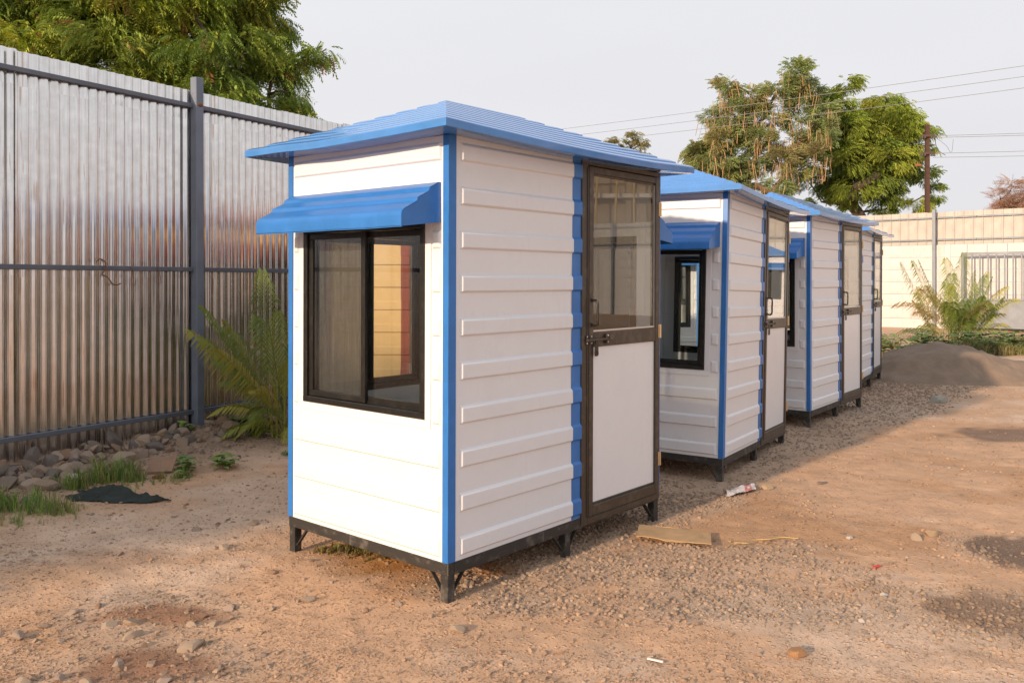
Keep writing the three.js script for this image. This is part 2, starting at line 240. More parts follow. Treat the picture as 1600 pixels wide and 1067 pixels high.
function makeCabin(pal, dm = 1.03, seed = 1) {
  const root = group('guard_cabin');
  // base frame, floor, legs
  const e = .004, fy0 = .14, fy1 = .2;
  mesh('base_frame', [bbox(-W - e, e, fy0, fy1, -.046, e), bbox(-W - e, e, fy0, fy1, -D - e, -D + .046), bbox(-.046, e + .001, fy0 - .001, fy1 - .001, -D + .046, -.046), bbox(-W - e - .001, -W + .046, fy0 - .001, fy1 - .001, -D + .046, -.046), box(-W + .046, -.046, fy0 + .01, fy1 - .012, -1.03, -.98)], M.black, root);
  mesh('floor', box(-W + .02, -.02, .189, .206, -D + .02, -.02), M.inner, root);
  for (const [x, z] of [[0, 0], [-W, 0], [0, -1], [-W, -1], [0, -D], [-W, -D]]) {
    const sx = x ? 1 : -1, cx = x + sx * .025, cz = z === 0 ? -.025 : z === -D ? -D + .025 : z;
    const leg = mesh('leg', bbox(cx - .026, cx + .026, -.035, fy0, cz - .026, cz + .026, .003), M.black, root);
    const dz = z === 0 ? [-1] : z === -D ? [1] : [-1, 1];
    for (const q of dz) mesh('brace', bar([cx, .03, cz + q * .024], [cx, fy0 + .004, cz + q * .125], .022, .006), M.black, leg);
    if (z !== -1) mesh('brace', bar([cx + sx * .024, .03, cz], [cx + sx * .125, fy0 + .004, cz], .006, .022), M.black, leg);
  }
  // walls: each panel has its own frame, a along the wall, z outwards
  const wy0 = .2, wy1 = WH, wa0 = .145, wa1 = 1.177, wb = .905, wt = 1.925;
  const front = mesh('wall_panel', panelGeo(0, W, wy0, wy1, [[wa0 + .004, wa1 - .004, wb + .004, wt - .004]]), pal.wall, root); front.position.set(-W, 0, 0);
  const doorside = mesh('wall_panel', panelGeo(.05, dm + .09, wy0, wy1, []), pal.wall, root); doorside.rotation.y = Math.PI / 2;
  const back = mesh('wall_panel', panelGeo(0, W, wy0, wy1, [[wa0 + .004, wa1 - .004, wb + .004, wt - .004]]), pal.wall, root); back.rotation.y = Math.PI; back.position.set(0, 0, -D);
  const sa0 = D - 1.06, sa1 = D - .11;
  const rear = mesh('wall_panel', panelGeo(.05, D - .05, wy0, wy1, [[sa0 + .004, sa1 - .004, wb + .004, wt - .004]]), pal.wall, root); rear.rotation.y = -Math.PI / 2; rear.position.set(-W, 0, -D);
  for (const p of [front, back]) {
    const bg = [.046, W - .046];
    for (let k = 0; k < 10; k++) {
      const [b0, b1] = BAND(k);
      if (k < 3 || k === 9) mesh('raised_band', slabBand(bg[0], bg[1], b0, b1), pal.wall, p);
      else if (k < 8) { mesh('raised_band', slabBand(bg[0], wa0 - .05, b0, b1), pal.wall, p); mesh('raised_band', slabBand(wa1 + .05, bg[1], b0, b1), pal.wall, p); }
    }
    for (const q of [addWindow(root, wa0, wa1, wb, wt, true, pal), awning(root, .05, W - .055, pal)]) { q.position.copy(p.position); q.rotation.copy(p.rotation); }
  }
  for (let k = 0; k < 10; k++) {
    const [b0, b1] = BAND(k); mesh('raised_band', slabBand(.078, dm + .03, b0, b1), pal.wall, doorside);
    if (k < 3 || k > 7) mesh('raised_band', slabBand(.07, D - .07, b0, b1), pal.wall, rear); else { mesh('raised_band', slabBand(.07, sa0 - .05, b0, b1), pal.wall, rear); mesh('raised_band', slabBand(sa1 + .05, D - .07, b0, b1), pal.wall, rear); }
  }
  { const q = addWindow(root, sa0, sa1, wb, wt, false, pal); q.position.copy(rear.position); q.rotation.copy(rear.rotation); }
  mesh('ceiling', box(-W + .05, -.05, 2.3, 2.32, -D + .05, -.05), M.inner, root);
  // corner trims
  for (const [x, z] of [[0, 0], [-W, 0], [0, -D], [-W, -D]]) {
    const ox = x ? -1 : 1, oz = z ? -1 : 1, o = .005, xo = x + ox * o, zo = z + oz * o, wz = .036, wx = .05;
    const s = new THREE.Shape(), Pn = [[xo, zo], [xo - ox * wz, zo], [xo - ox * wz, z - oz * .002], [x - ox * .002, z - oz * .002], [x - ox * .002, zo - oz * wx], [xo, zo - oz * wx]];
    Pn.forEach(([p, q], k) => k ? s.lineTo(p, -q) : s.moveTo(p, -q)); s.closePath();
    const g = new THREE.ExtrudeGeometry(s, { depth: WH - .204, bevelEnabled: true, bevelThickness: .001, bevelSize: .0022, bevelSegments: 2 }); g.rotateX(-Math.PI / 2); g.translate(0, .203, 0);
    mesh('corner_trim', metreUV(g), pal.trim, root);
  }
  // trim beside the door follows the moulded bands
  {
    const s = new THREE.Shape(), R = rng(400 + seed); s.moveTo(-.002, .203); s.lineTo(.0035, .203);
    for (let k = 0; k < 10; k++) { const [b0, b1] = BAND(k); s.lineTo(.0035, b0); s.lineTo(.016, b0 + .012); s.lineTo(.016, b1 - .015); s.lineTo(.0035, b1 + .001); } s.lineTo(.0035, 2.349); s.lineTo(-.002, 2.349); s.closePath();
    const g = new THREE.ExtrudeGeometry(s, { depth: .085, bevelEnabled: false, steps: 1 }); g.rotateY(Math.PI); g.scale(-1, 1, 1);
    const gi = g.index ? g.toNonIndexed() : g, p = gi.attributes.position; for (let i = 0; i < p.count; i += 3) { for (const f of ['X', 'Y', 'Z']) { const a = p['get' + f](i + 1), b = p['get' + f](i + 2); p['set' + f](i + 1, b); p['set' + f](i + 2, a); } }
    for (let i = 0; i < p.count; i++) { const y = p.getY(i), near = p.getZ(i) > -.04; if (near) p.setZ(i, p.getZ(i) + .006 * noise(y * 6, seed, 331)); }
    gi.translate(0, 0, -dm); gi.computeVertexNormals(); mesh('door_trim', metreUV(gi), pal.trim, root);
  }
  // door
  {
    const a0 = dm + .088, jl = a0 + .066, a1 = D - .001, holder = new THREE.Matrix4().makeRotationY(Math.PI / 2), place = (m) => { m.rotation.y = Math.PI / 2; return m; };
    place(mesh('door_frame', [bbox(a0, jl, .147, 2.348, -.05, .012), bbox(jl, a1, 2.316, 2.347, -.05, .011), bbox(jl, a1, .147, .186, -.05, .011), bbox(D - .016, a1 + .003, .187, 2.315, -.05, .009), bbox(jl - .016, jl - .006, .19, 2.3, .012, .017, .002)], M.brown, root));
    const l0 = jl + .004, l1 = D - .019, y0 = .189, y1 = 2.312, st = .046, n0 = -.028, n1 = .016;
    const door = place(mesh('door', [bbox(l0, l0 + st, y0, y1, n0, n1), bbox(l1 - st, l1, y0, y1, n0, n1), bbox(l0 + st, l1 - st, y0, y0 + .066, n0, n1 - .001), bbox(l0 + st, l1 - st, y1 - .042, y1, n0, n1 - .001), bbox(l0 + st, l1 - st, 1.215, 1.308, n0, n1 - .001),
      bbox(l0 + st, l1 - st, 2.258, 2.27, -.012, .006, .002), bbox(l0 + st, l1 - st, y0 + .066, y0 + .08, -.012, .006, .002)], M.brown, root));
    mesh('pane', box(l0 + st - .005, l1 - st + .005, 1.303, 2.275, -.001, .001), M.glass, door);
    mesh('lower_panel', box(l0 + st - .005, l1 - st + .005, y0 + .06, 1.219, -.008, .002), M.panelWhite, door);
    mesh('glazing_bead', [box(l0 + st, l1 - st, 1.308, 1.318, .001, .008), box(l1 - st - .008, l1 - st, 1.318, 2.258, .001, .0078)], M.steel, door);
    const hx = l0 + .026;
    mesh('handle', [tube([[hx, 1.352, .014], [hx, 1.352, .05], [hx, 1.36, .058], [hx, 1.42, .06], [hx, 1.492, .058], [hx, 1.5, .05], [hx, 1.5, .014]], .0075, 40, 8), bbox(hx - .014, hx + .014, 1.336, 1.366, .015, .019, .002), bbox(hx - .014, hx + .014, 1.486, 1.516, .015, .019, .002)], M.frame, door);
    const by = 1.262, bolt = mesh('bolt', [bar([a0 + .03, by, .03], [l0 + .23, by, .03], .013), bbox(l0 + .002, l0 + .03, by - .03, by + .03, .016, .022, .002), bbox(a0 + .035, jl - .012, by - .028, by + .028, .012, .02, .002), bbox(l0 + .165, l0 + .185, by - .03, by + .03, .016, .034, .003), bar([l0 + .2, by, .03], [l0 + .2, by + .006, .055], .009)], M.brown, door);
    for (const q of [l0 + .016, jl - .025, l0 + .175]) for (const r of [-.02, .02]) { const c = new THREE.SphereGeometry(.0045, 8, 6); c.translate(q, by + r, q > l0 + .1 ? .034 : .0225); mesh('screw', c, M.steel, door); }
    const hs = []; { const s = new THREE.Shape(); s.moveTo(-.012, 0); s.lineTo(.012, 0); s.lineTo(.015, -.07); s.absarc(0, -.075, .017, 0, -Math.PI, true); s.closePath(); const h = new THREE.Path(); h.absellipse(0, -.07, .005, .014, 0, Math.PI * 2, false); s.holes.push(h); const g = new THREE.ExtrudeGeometry(s, { depth: .004, bevelEnabled: true, bevelSize: .0015, bevelThickness: .0015, bevelSegments: 1 }); g.translate(l0 + .055, by - .008, .03); hs.push(g); }
    hs.push(bar([l0 + .055, by - .08, .02], [l0 + .082, by - .08, .02], .006), bar([l0 + .082, by - .06, .02], [l0 + .082, by - .1, .02], .006), bar([l0 + .055, by - .062, .02], [l0 + .085, by - .062, .02], .006), bar([l0 + .055, by - .098, .02], [l0 + .085, by - .098, .02], .006));
    mesh('hasp', hs, M.frame, door);
    for (const y of [.42, 1.28, 2.1]) mesh('hinge', [bbox(l1 - .012, D + .004, y - .045, y + .045, .0165, .0195, .001), (() => { const c = new THREE.CylinderGeometry(.006, .006, .09, 8); c.translate(l1 + .008, y, .022); return c; })()], M.brass, door);
  }
  mesh('roof', roofGeo(seed), pal.roof, root);
  return root;
}
const blueWhite = { wall: M.white, trim: M.blue, roof: M.roofBlue }, cabins = [];
const cab = makeCabin(blueWhite);
const ROW = 'white cabins with blue roofs in the row';
const spots = [
  [-.3227, 0, -4.3227, -.7092, .0012, -.0051, 'nearest white guard cabin with blue hipped roof, window side in full sun', ROW],
  [1.6931, -.0134, -6.9621, -.5467, -.0198, -.014, 'second white cabin of the row, right behind the nearest one', ROW],
  [3.2884, -.0125, -9.5287, -.6502, .0025, -.0021, 'third white cabin of the row, its blue awning just showing', ROW],
  [5.016, 0, -12.469, -.5481, 0, -.0066, 'farthest white cabin of the row, beside the sand heap', ROW],
  [2.98, 0, -13.6, -.04, 0, 0, 'white cabin glimpsed through the window of the second cabin', 'cabins standing behind the row'],
  [18.6, 0, -22.6, -.72, 0, 0, 'white cabin mirrored in the door glass of the second and third cabins', 'cabins across the yard'],
];
spots.forEach(([x, y, z, yaw, tx, tz, label, grp], i) => {
  const c = i ? cab.clone() : cab; if (i) { c.name = numbered('guard_cabin'); scene.add(c); }
  c.position.set(x, y, z); c.rotation.set(tx, yaw, tz, 'YXZ'); tag(c, label, 'cabin', grp); cabins.push(c);
});
{
  const c = makeCabin({ wall: M.cream, trim: M.brownTrim, roof: M.roofBrown }, .74, 5); c.position.set(-1.84, 0, -8.55); c.rotation.y = -Math.PI / 2;
  tag(c, 'cream yellow cabin with red brown trim seen through the nearest cabin window', 'cabin', 'cabins standing behind the row');
}

// ---------------------------------------------------------------- corrugated fence on the left
{
  const fence = group('sheet_fence'); tag(fence, 'tall corrugated galvanised sheet fence with grey posts and rails on the left', 'fence');
  fence.position.set(FP.x, 0, FP.y); fence.rotation.y = Math.atan2(.8554, .518);      // local x runs along the fence, local z is its yard side
  const R = rng(501), pitch = .0945, NP = 11, WD = pitch * NP;
  const sheetGeo = (v) => {
    const nx = NP * 10, ny = 7, pos = [], uv = [], idx = [];
    for (let j = 0; j <= ny; j++) for (let i = 0; i <= nx; i++) {
      const a = i / nx * (WD + .03), y = lerp(-.06, 3.64, j / ny), w = Math.cos(a / pitch * 2 * Math.PI);
      pos.push(a, y, -.012 + .0095 * w + .003 * noise(a * 2 + v * 7, y * 1.1, 511)); uv.push(a + v * .37, y);
      if (i < nx && j < ny) { const k = j * (nx + 1) + i; idx.push(k, k + 1, k + nx + 1, k + 1, k + nx + 2, k + nx + 1); }
    }
    const g = new THREE.BufferGeometry(); g.setAttribute('position', new THREE.Float32BufferAttribute(pos, 3)); g.setAttribute('uv', new THREE.Float32BufferAttribute(uv, 2)); g.setIndex(idx); g.computeVertexNormals(); return g;
  };
  const variants = [0, 1, 2, 3].map(sheetGeo), first = -17;
  for (let k = 0; k < 46; k++) {
    const s = mesh('sheet', variants[Math.floor(R() * 4)], M.zinc, fence);
    s.position.set(.12 + (first + k) * WD, (R() - .5) * .03, (k % 2) * .006); s.rotation.y = (R() - .5) * .02; s.rotation.x = (R() - .5) * .006;
  }
  for (let s = -18; s <= 30; s += 4) {
    const p = mesh('post', bbox(s - .048, s + .048, -.1, 3.75, .008, .104, .006), M.post, fence); p.rotation.z = s === 2 ? .004 : 0;
    for (const y of [.255, 1.747, 3.46]) mesh('rail', bbox(s + .049, s + 3.951, y - .022, y + .022, .01, .052, .004), M.rail, fence);
  }
  const stain = mesh('rust_weld', (() => { const g = new THREE.SphereGeometry(.024, 10, 8); g.scale(1.6, .8, .5); g.translate(1.99, 3.47, .104); return g; })(), M.rust, fence);
}
{ // rusty wire curls caught on the middle rail
  const at = (s, y, d) => [FP.x + FD.x * s + FN.x * d, y, FP.y + FD.y * s + FN.y * d];
  const curl = (pts, r, label) => tag(mesh('rusty_wire', tube(pts.map((p) => at(...p)), r, 60, 5), M.rust), label, 'wire', 'rusty wires on the fence rail');
  curl([[.84, 1.8, .06], [.87, 1.83, .075], [.93, 1.8, .07], [.92, 1.72, .07], [.89, 1.69, .08], [.96, 1.66, .06], [1.0, 1.6, .075], [1.05, 1.585, .06], [1.1, 1.6, .06]], .006, 'larger rusty wire curl hanging from the middle fence rail');
  curl([[1.2, 1.77, .056], [1.22, 1.72, .07], [1.21, 1.62, .06], [1.24, 1.58, .07], [1.26, 1.64, .06]], .003, 'thin rusty wire dangling beside the larger curl on the rail');
  curl([[1.5, 1.775, .055], [1.53, 1.7, .06], [1.51, 1.62, .06], [1.54, 1.6, .06], [1.54, 1.68, .055]], .003, 'thin rusty wire loop on the rail nearest the fence post');
}

// ---------------------------------------------------------------- compound wall at the back, its sheet screen and the gate
const WL = { x: 11.28, z: -33.27, rot: -.7207 };
{
  const wall = group('compound_wall'); tag(wall, 'long white precast compound wall of stacked panels at the back', 'wall'); wall.position.set(WL.x, 0, WL.z); wall.rotation.y = WL.rot;
  const sp = 2.45, c0 = .432, geo = bbox(.07, sp - .07, .004, c0 - .004, -.05, 0, .006), first = .2; const R = rng(601);
  const blockGeo = bbox(.006, sp / 4 - .006, .004, c0 - .004, -.05, .004, .006);
  for (let k = 0; k < 15; k++) {
    const a = first + k * sp; mesh('post', bbox(a - .09, a + .09, -.1, 2.93, -.08, .03, .01), M.concrete, wall);
    for (let c = 0; c < 7; c++) {
      const y = 2.92 - (c + 1) * c0;
      if (c === 0 && k > 1) { for (let b = 0; b < 4; b++) { const m = mesh('coping_block', blockGeo, M.concrete, wall); m.position.set(a + b * sp / 4, y, (R() - .5) * .008); } continue; }
      const m = mesh('panel', geo, M.concrete, wall); m.position.set(a, y, (R() - .5) * .012);
    }
  }
  const scr = group('sheet_screen'); tag(scr, 'pale ribbed sheet metal screen standing above the white wall', 'fence'); scr.position.copy(wall.position); scr.rotation.y = WL.rot;
  const pos = [], shW = .9, rib = []; for (let r = 0; r < 3; r++) { const o = r * .3; rib.push([o, 0], [o + .235, 0], [o + .248, .022], [o + .282, .022], [o + .295, 0]); } rib.push([.9, 0], [.91, .002]);
  const t = []; for (let i = 0; i < rib.length - 1; i++) quad(t, [rib[i][0], 2.78, rib[i][1]], [rib[i + 1][0], 2.78, rib[i + 1][1]], [rib[i + 1][0], 4.07, rib[i + 1][1]], [rib[i][0], 4.07, rib[i][1]]);
  const sg = metreUV(polyGeo(t)); for (let k = 0; k < 40; k++) { const m = mesh('sheet', sg, M.sheet, scr); m.position.set(-.1 + k * shW, (R() - .5) * .02, -.13 + (k % 2) * .003); }
  for (let k = 0; k < 6; k++) for (const y of [3.10, 3.87]) mesh('rail', bbox(k * 6, k * 6 + 5.99, y - .028, y + .028, -.104, -.055, .004), M.gate, scr);
  for (let k = 0; k < 6; k++) tag(mesh('steel_post', (() => { const g = bbox(-.055, .055, -.1, 4.15, 0, .1, .006); g.rotateY(WL.rot); const a = 4.69 + (k ? (k) * 6 : 0); g.translate(WL.x + Math.cos(WL.rot) * a + Math.sin(WL.rot) * .06, 0, WL.z - Math.sin(WL.rot) * a + Math.cos(WL.rot) * .06); return g; })(), M.gate), k ? 'grey steel post farther right along the white wall' : 'grey steel post against the white wall left of the gate', 'post', k ? 'steel posts along the wall beyond the frame' : undefined);
  const gate = group('sliding_gate'); tag(gate, 'grey steel sliding gate with vertical bars and solid lower panel', 'gate'); const ga = 5.62; gate.position.set(WL.x + Math.cos(WL.rot) * ga + Math.sin(WL.rot) * .35, 0, WL.z - Math.sin(WL.rot) * ga + Math.cos(WL.rot) * .35); gate.rotation.y = WL.rot;
  const gw = 4.6, gt = 2.62, gm = 1.04; mesh('gate_frame', [bbox(0, .09, .09, gt, 0, .06), bbox(gw - .09, gw, .09, gt, 0, .06), bbox(.09, gw - .09, gt - .09, gt, 0, .06), bbox(.09, gw - .09, gm - .03, gm + .03, 0, .06), bbox(.09, gw - .09, .09, .16, 0, .06)], M.gate, gate);
  for (let a = .33; a < gw - .2; a += .245) mesh('bar', bbox(a - .022, a + .022, gm + .03, gt - .09, .012, .05, .004), M.gate, gate);
  mesh('lower_panel', box(.09, gw - .09, .16, gm - .03, .025, .032), M.gate, gate);
  for (const a of [.5, 2.2, 4]) { const c = new THREE.CylinderGeometry(.05, .05, .04, 14); c.rotateX(Math.PI / 2); c.translate(a, .05, .03); mesh('wheel', c, M.rust, gate); }
  tag(mesh('gate_track', (() => { const g = box(-1, 7, -.02, .02, .015, .045); g.rotateY(WL.rot); g.translate(gate.position.x, 0, gate.position.z); return g; })(), M.rust), 'thin rusty steel track on the ground beneath the gate', 'track');
}

{ // unfinished building far to the right, out of frame: it is what the near door glass mirrors
  const b = group('unfinished_building'); b.position.set(46, 0, -17.5); b.rotation.y = -1.25; tag(b, 'unfinished beige building with bamboo poles mirrored in the nearest door glass', 'building');
  const wm = new THREE.MeshStandardMaterial({ color: rgb(.42, .33, .24), map: M.concrete.map, roughness: .95 }), bm = new THREE.MeshStandardMaterial({ color: rgb(.55, .38, .14), roughness: .7 });
  mesh('wall', box(-7, 7, 0, 9.4, -6, -.4), wm, b); for (const y of [3.2, 6.4, 9.4]) mesh('slab', bbox(-7.4, 7.4, y, y + .25, -6, .5, .02), M.concrete, b);
  for (let k = 0; k < 6; k++) mesh('column', bbox(-6.9 + k * 2.7, -6.5 + k * 2.7, 0, 9.39, -.38, .1, .02), wm, b);
  const R = rng(651); for (let k = 0; k < 12; k++) { const x = -6.4 + k * 1.15; mesh('bamboo_pole', tube([[x, 0, 1.1 + .3 * R()], [x + .1, 4, 1.0], [x + (R() - .5) * .5, 8 + 2 * R(), .8]], .07, 8, 6), bm, b); }
  for (const y of [4.4, 7.6]) mesh('bamboo_pole', tube([[-7, y, 1.0], [0, y + .15, 1.0], [7, y, 1.0]], .06, 8, 6), bm, b);
}

// ---------------------------------------------------------------- sand heap
{
  const n = 110, rad = 40, pos = [], uv = [], idx = [], cx = 7.4, cz = -15;
  const H = (u, v) => { const q = Math.hypot(u / (u > 0 ? 2.25 : 1.9), v / 1.75) + .12 * noise(u * 1.1, v * 1.1, 701) + .04 * noise(u * 4, v * 4, 703); const b = .60 * smooth(1.12, -.08, q); const r = Math.max(0, b); return r + (r > .02 ? .08 * fbm(u * 3.2, v * 3.2, 5, 705) * Math.min(1, r * 6) : 0) - .06 * smooth(.9, 1.1, q); };
  for (let j = 0; j <= rad * 2; j++) for (let i = 0; i <= n; i++) { const u = lerp(-2.7, 3.0, i / n), v = lerp(-2.4, 2.3, j / (rad * 2)); pos.push(u, H(u, v), v); uv.push(u / 1.5, v / 1.5); if (i < n && j < rad * 2) { const k = j * (n + 1) + i; idx.push(k, k + n + 1, k + 1, k + 1, k + n + 1, k + n + 2); } }
  const g = new THREE.BufferGeometry(); g.setAttribute('position', new THREE.Float32BufferAttribute(pos, 3)); g.setAttribute('uv', new THREE.Float32BufferAttribute(uv, 2)); g.setIndex(idx); g.computeVertexNormals();
  const map = tex(512, (i, j) => { const a = fbm(i / 50, j / 50, 5, 711, 0), k = 205 + 40 * a + (hash(i, j, 6) - .5) * 36; return [k, k * .985, k * .97]; }, false), bp = tex(512, (i, j) => 128 + 90 * fbm(i / 30, j / 30, 5, 715, 0) + (hash(i, j, 9) - .5) * 40, false);
  const m = mesh('sand_heap', g, new THREE.MeshStandardMaterial({ color: rgb(.30, .215, .15), map, bumpMap: bp, bumpScale: .02, roughness: .98 })); m.position.set(cx, ground(cx, cz) - .005, cz);
  tag(m, 'low heap of brown grey sand beyond the farthest cabin', 'sand heap');
}
console.log('structure done');

// ---------------------------------------------------------------- stones
function stoneGeo(seed, flat = .62, det = 1) {
  const g0 = mergeVertices((() => { const g = new THREE.IcosahedronGeometry(1, det); g.deleteAttribute('uv'); g.deleteAttribute('normal'); return g; })()), p = g0.attributes.position, R = rng(seed), cuts = [];
  for (let k = 0; k < 9; k++) { const v = new THREE.Vector3(R() - .5, R() - .5, R() - .5).normalize(); cuts.push([v, .5 + .3 * R()]); }
  const v = new THREE.Vector3();
  for (let i = 0; i < p.count; i++) { v.fromBufferAttribute(p, i); v.multiplyScalar(.97 + .1 * R()); for (const [c, d] of cuts) { const q = v.dot(c); if (q > d) v.addScaledVector(c, d - q); } p.setXYZ(i, v.x * (1 + .25 * (seed % 3 - 1) * .5), v.y * flat, v.z); }
  return metreUV(toCreasedNormals(g0.toNonIndexed(), .32));
}
const stoneTex = tex(256, (i, j) => { const a = fbm(i / 20, j / 20, 5, 801, 0), k = 208 + 50 * a + (hash(i, j, 2) - .5) * 22; return [k, k - 2, k - 5]; }, true, 4);
const stoneMats = [[.41, .3, .215], [.3, .235, .185], [.5, .38, .28], [.23, .19, .165], [.45, .34, .27], [.36, .23, .15], [.6, .53, .47]].map(([r, g, b]) => new THREE.MeshStandardMaterial({ color: rgb(r, g, b), map: stoneTex, roughness: .92 }));
const stoneVar = [1, 2, 3, 4, 5, 6, 7, 8].map((k) => stoneGeo(900 + k, .6 + .05 * k, 2));
const inCabin = (x, z, m = .02) => false;
{ // rubble rocks along the fence
  const R = rng(1001); let made = 0;
  const rock = (s, d, r, lift, mat) => {
    const x = FP.x + FD.x * s + FN.x * d, z = FP.y + FD.y * s + FN.y * d;
    const m = mesh('rubble_rock', stoneVar[Math.floor(R() * 8)], stoneMats[mat === undefined ? Math.floor(R() * 6) : mat]); m.scale.set(r * (1 + .5 * R()), r * (.8 + .3 * R()), r * (.8 + .4 * R()));
    m.position.set(x, ground(x, z) + r * .12 + lift, z); m.rotation.set((R() - .5) * 1.8, R() * 6.3, (R() - .5) * 1.8, 'YXZ'); made++;
    tag(m, 'brown broken rock in the rubble strip along the sheet fence', 'rock', 'rubble rocks along the fence');
  };
  for (let k = 0; k < 252; k++) { const s = -1.5 + 4 * R(), q = R(), w = 1.25 - .16 * Math.max(0, s), d = .1 + w * q * (.6 + .4 * R()); rock(s, d, .032 + .055 * Math.pow(R(), 2), .05 * (1 - q) * R()); }
  for (let k = 0; k < 26; k++) rock(2.2 + 2 * R(), .15 + 1.0 * R(), .03 + .05 * R() * R(), 0);
  const lone = (name, x, z, sx, sy, sz, mat, label, cat = 'stone', yaw = 0) => { const m = mesh(name, stoneVar[Math.floor(R() * 8)], mat); m.scale.set(sx, sy, sz); m.position.set(x, ground(x, z) + sy * .25, z); m.rotation.y = yaw; return tag(m, label, cat); };
  lone('stone', -3.55, -7.0, .07, .06, .055, stoneMats[6], 'whitish angular rock among the brown rubble by the fence');
  lone('stone', -3.55, -6.35, .1, .04, .08, new THREE.MeshStandardMaterial({ color: rgb(.2, .2, .22), map: stoneTex, roughness: .9 }), 'flat blue grey slab at the front of the rubble strip');
  lone('stone', 2.0, -6.73, .055, .05, .045, new THREE.MeshStandardMaterial({ color: rgb(.55, .4, .26), map: stoneTex, roughness: .9 }), 'pale yellowish stone beside the plastic wrapper');
  lone('stone', 2.54, -5.41, .05, .045, .045, stoneMats[2], 'rounded brown stone, left of a pair on open ground');
  lone('stone', 2.67, -5.5, .055, .042, .045, new THREE.MeshStandardMaterial({ color: rgb(.46, .33, .21), map: stoneTex, roughness: .9 }), 'rounded tan stone, right of a pair on open ground');
  lone('stone', 1.24, -3.72, .05, .035, .04, new THREE.MeshStandardMaterial({ color: rgb(.5, .27, .13), map: stoneTex, roughness: .9 }), 'orange brick chip lying near the bottom edge');
  for (const [x, z, s] of [[2.13, -5.43, .028], [1.92, -4.44, .026], [1.66, -4.09, .022]]) tag(lone('stone', x, z, s, s * .7, s * .8, new THREE.MeshStandardMaterial({ color: rgb(.66, .6, .55), map: stoneTex, roughness: .8 }), 'x', 'stone'), 'small whitish stone on the open ground at right', 'stone', 'small whitish stones on the right');
  for (let k = 0; k < 90; k++) {                             // bigger loose stones on the left foreground
    const c = [[-1.7, -4.15, .55, .3], [-1.5, -3.65, .5, .25], [-2.2, -3.9, .5, .4], [-.9, -4.3, .8, .5], [-1.6, -5.6, .9, .6]][k % 5], x = c[0] + (R() + R() - 1) * c[2] * 1.3, z = c[1] + (R() + R() - 1) * c[3] * 1.3, r = .014 + .03 * Math.pow(R(), 2.4);
    const m = mesh('loose_stone', stoneVar[Math.floor(R() * 8)], stoneMats[[2, 2, 4, 0, 2, 5][Math.floor(R() * 6)]]); m.scale.set(r * (1 + .6 * R()), r * .8, r); m.position.set(x, ground(x, z) + r * .1, z); m.rotation.set((R() - .5) * .6, R() * 6.3, (R() - .5) * .6, 'YXZ');
    tag(m, 'small brown stone lying on the earth left of the nearest cabin', 'stone', 'loose stones in the left foreground');
  }
}
{ // gravel: far too many to count
  const R = rng(1101), lists = [[], [], [], []], o = new THREE.Object3D(), c = new THREE.Color();
  const put = (x, z, r, li) => lists[li].push([x, ground(x, z) + r * .12, z, r]);
  for (let k = 0; k < 90000; k++) {
    const x = lerp(-3.6, 9.5, R()), z = lerp(-3.1, -17, R()); if (x / -z > .68 || x / -z < -.66) continue;
    if (fenceD(x, z) < .2 || R() > gravelAt(x, z)) continue; const far = smooth(-8, -16, z);
    put(x, z, (.006 + .012 * Math.pow(R(), 1.8)) * (1 + far * .5), Math.floor(R() * 2));
  }
  for (let k = 0; k < 16000; k++) { const x = lerp(-.4, 2.9, R()), z = lerp(-3.3, -6.6, R()); if (R() > gravelAt(x, z) * 1.1 - .2) continue; put(x, z, .006 + .0115 * R(), Math.floor(R() * 2)); }
  for (let k = 0; k < 120000; k++) { const x = lerp(-3.4, 3.6, R()), z = -3.2 - 4.6 * R() * R() ; if (Math.abs(x / z) > .66 || fenceD(x, z) < .3) continue; if (R() > .35 + .5 * fbm(x * 2.3, z * 2.3, 3, 141) + .3 * gravelAt(x, z)) continue; put(x, z, 0.0028 + .0062 * R() * R(), 2 + Math.floor(R() * 2)); }
  for (let k = 0; k < 3200; k++) { const sx = -1.7 + 4.6 * R(), d = .08 + 1.35 * R() * (.4 + .6 * R()), x = FP.x + FD.x * sx + FN.x * d, z = FP.y + FD.y * sx + FN.y * d; put(x, z, .007 + .018 * R() * R(), Math.floor(R() * 2)); }
  const pal = [[.36, .28, .22], [.29, .24, .2], [.42, .32, .24], [.24, .21, .185], [.48, .38, .29], [.36, .25, .17]];
  const gm = new THREE.MeshStandardMaterial({ color: 0xffffff, map: stoneTex, roughness: .93 });
  lists.forEach((l, i) => {
    const im = new THREE.InstancedMesh(i < 2 ? stoneGeo(951 + i, .66) : stoneGeo(953 + i, .6, 0), gm, l.length); im.castShadow = im.receiveShadow = true; im.name = numbered(i < 2 ? 'gravel' : 'grit');
    l.forEach(([x, y, z, r], k) => { o.position.set(x, y, z); o.rotation.set((R() - .5) * 1.2, R() * 6.3, (R() - .5) * 1.2); o.scale.set(r * (.8 + .6 * R()), r * (.75 + .4 * R()), r); o.updateMatrix(); im.setMatrixAt(k, o.matrix); const p = pal[Math.floor(R() * 6)], s = soil(x, z), q = .95 + .4 * R(), t = i < 2 ? .5 : .7; im.setColorAt(k, c.setRGB(lerp(p[0], s[0], t) * q, lerp(p[1], s[1], t) * q, lerp(p[2], s[2], t) * q)); });
    scene.add(im); tag(im, i < 2 ? 'grey brown gravel strewn along the cabins and over the yard' : 'fine grit scattered over the bare earth', 'gravel', null, 'stuff');
  });
  console.log('gravel', lists.map((l) => l.length).join(' '));
}

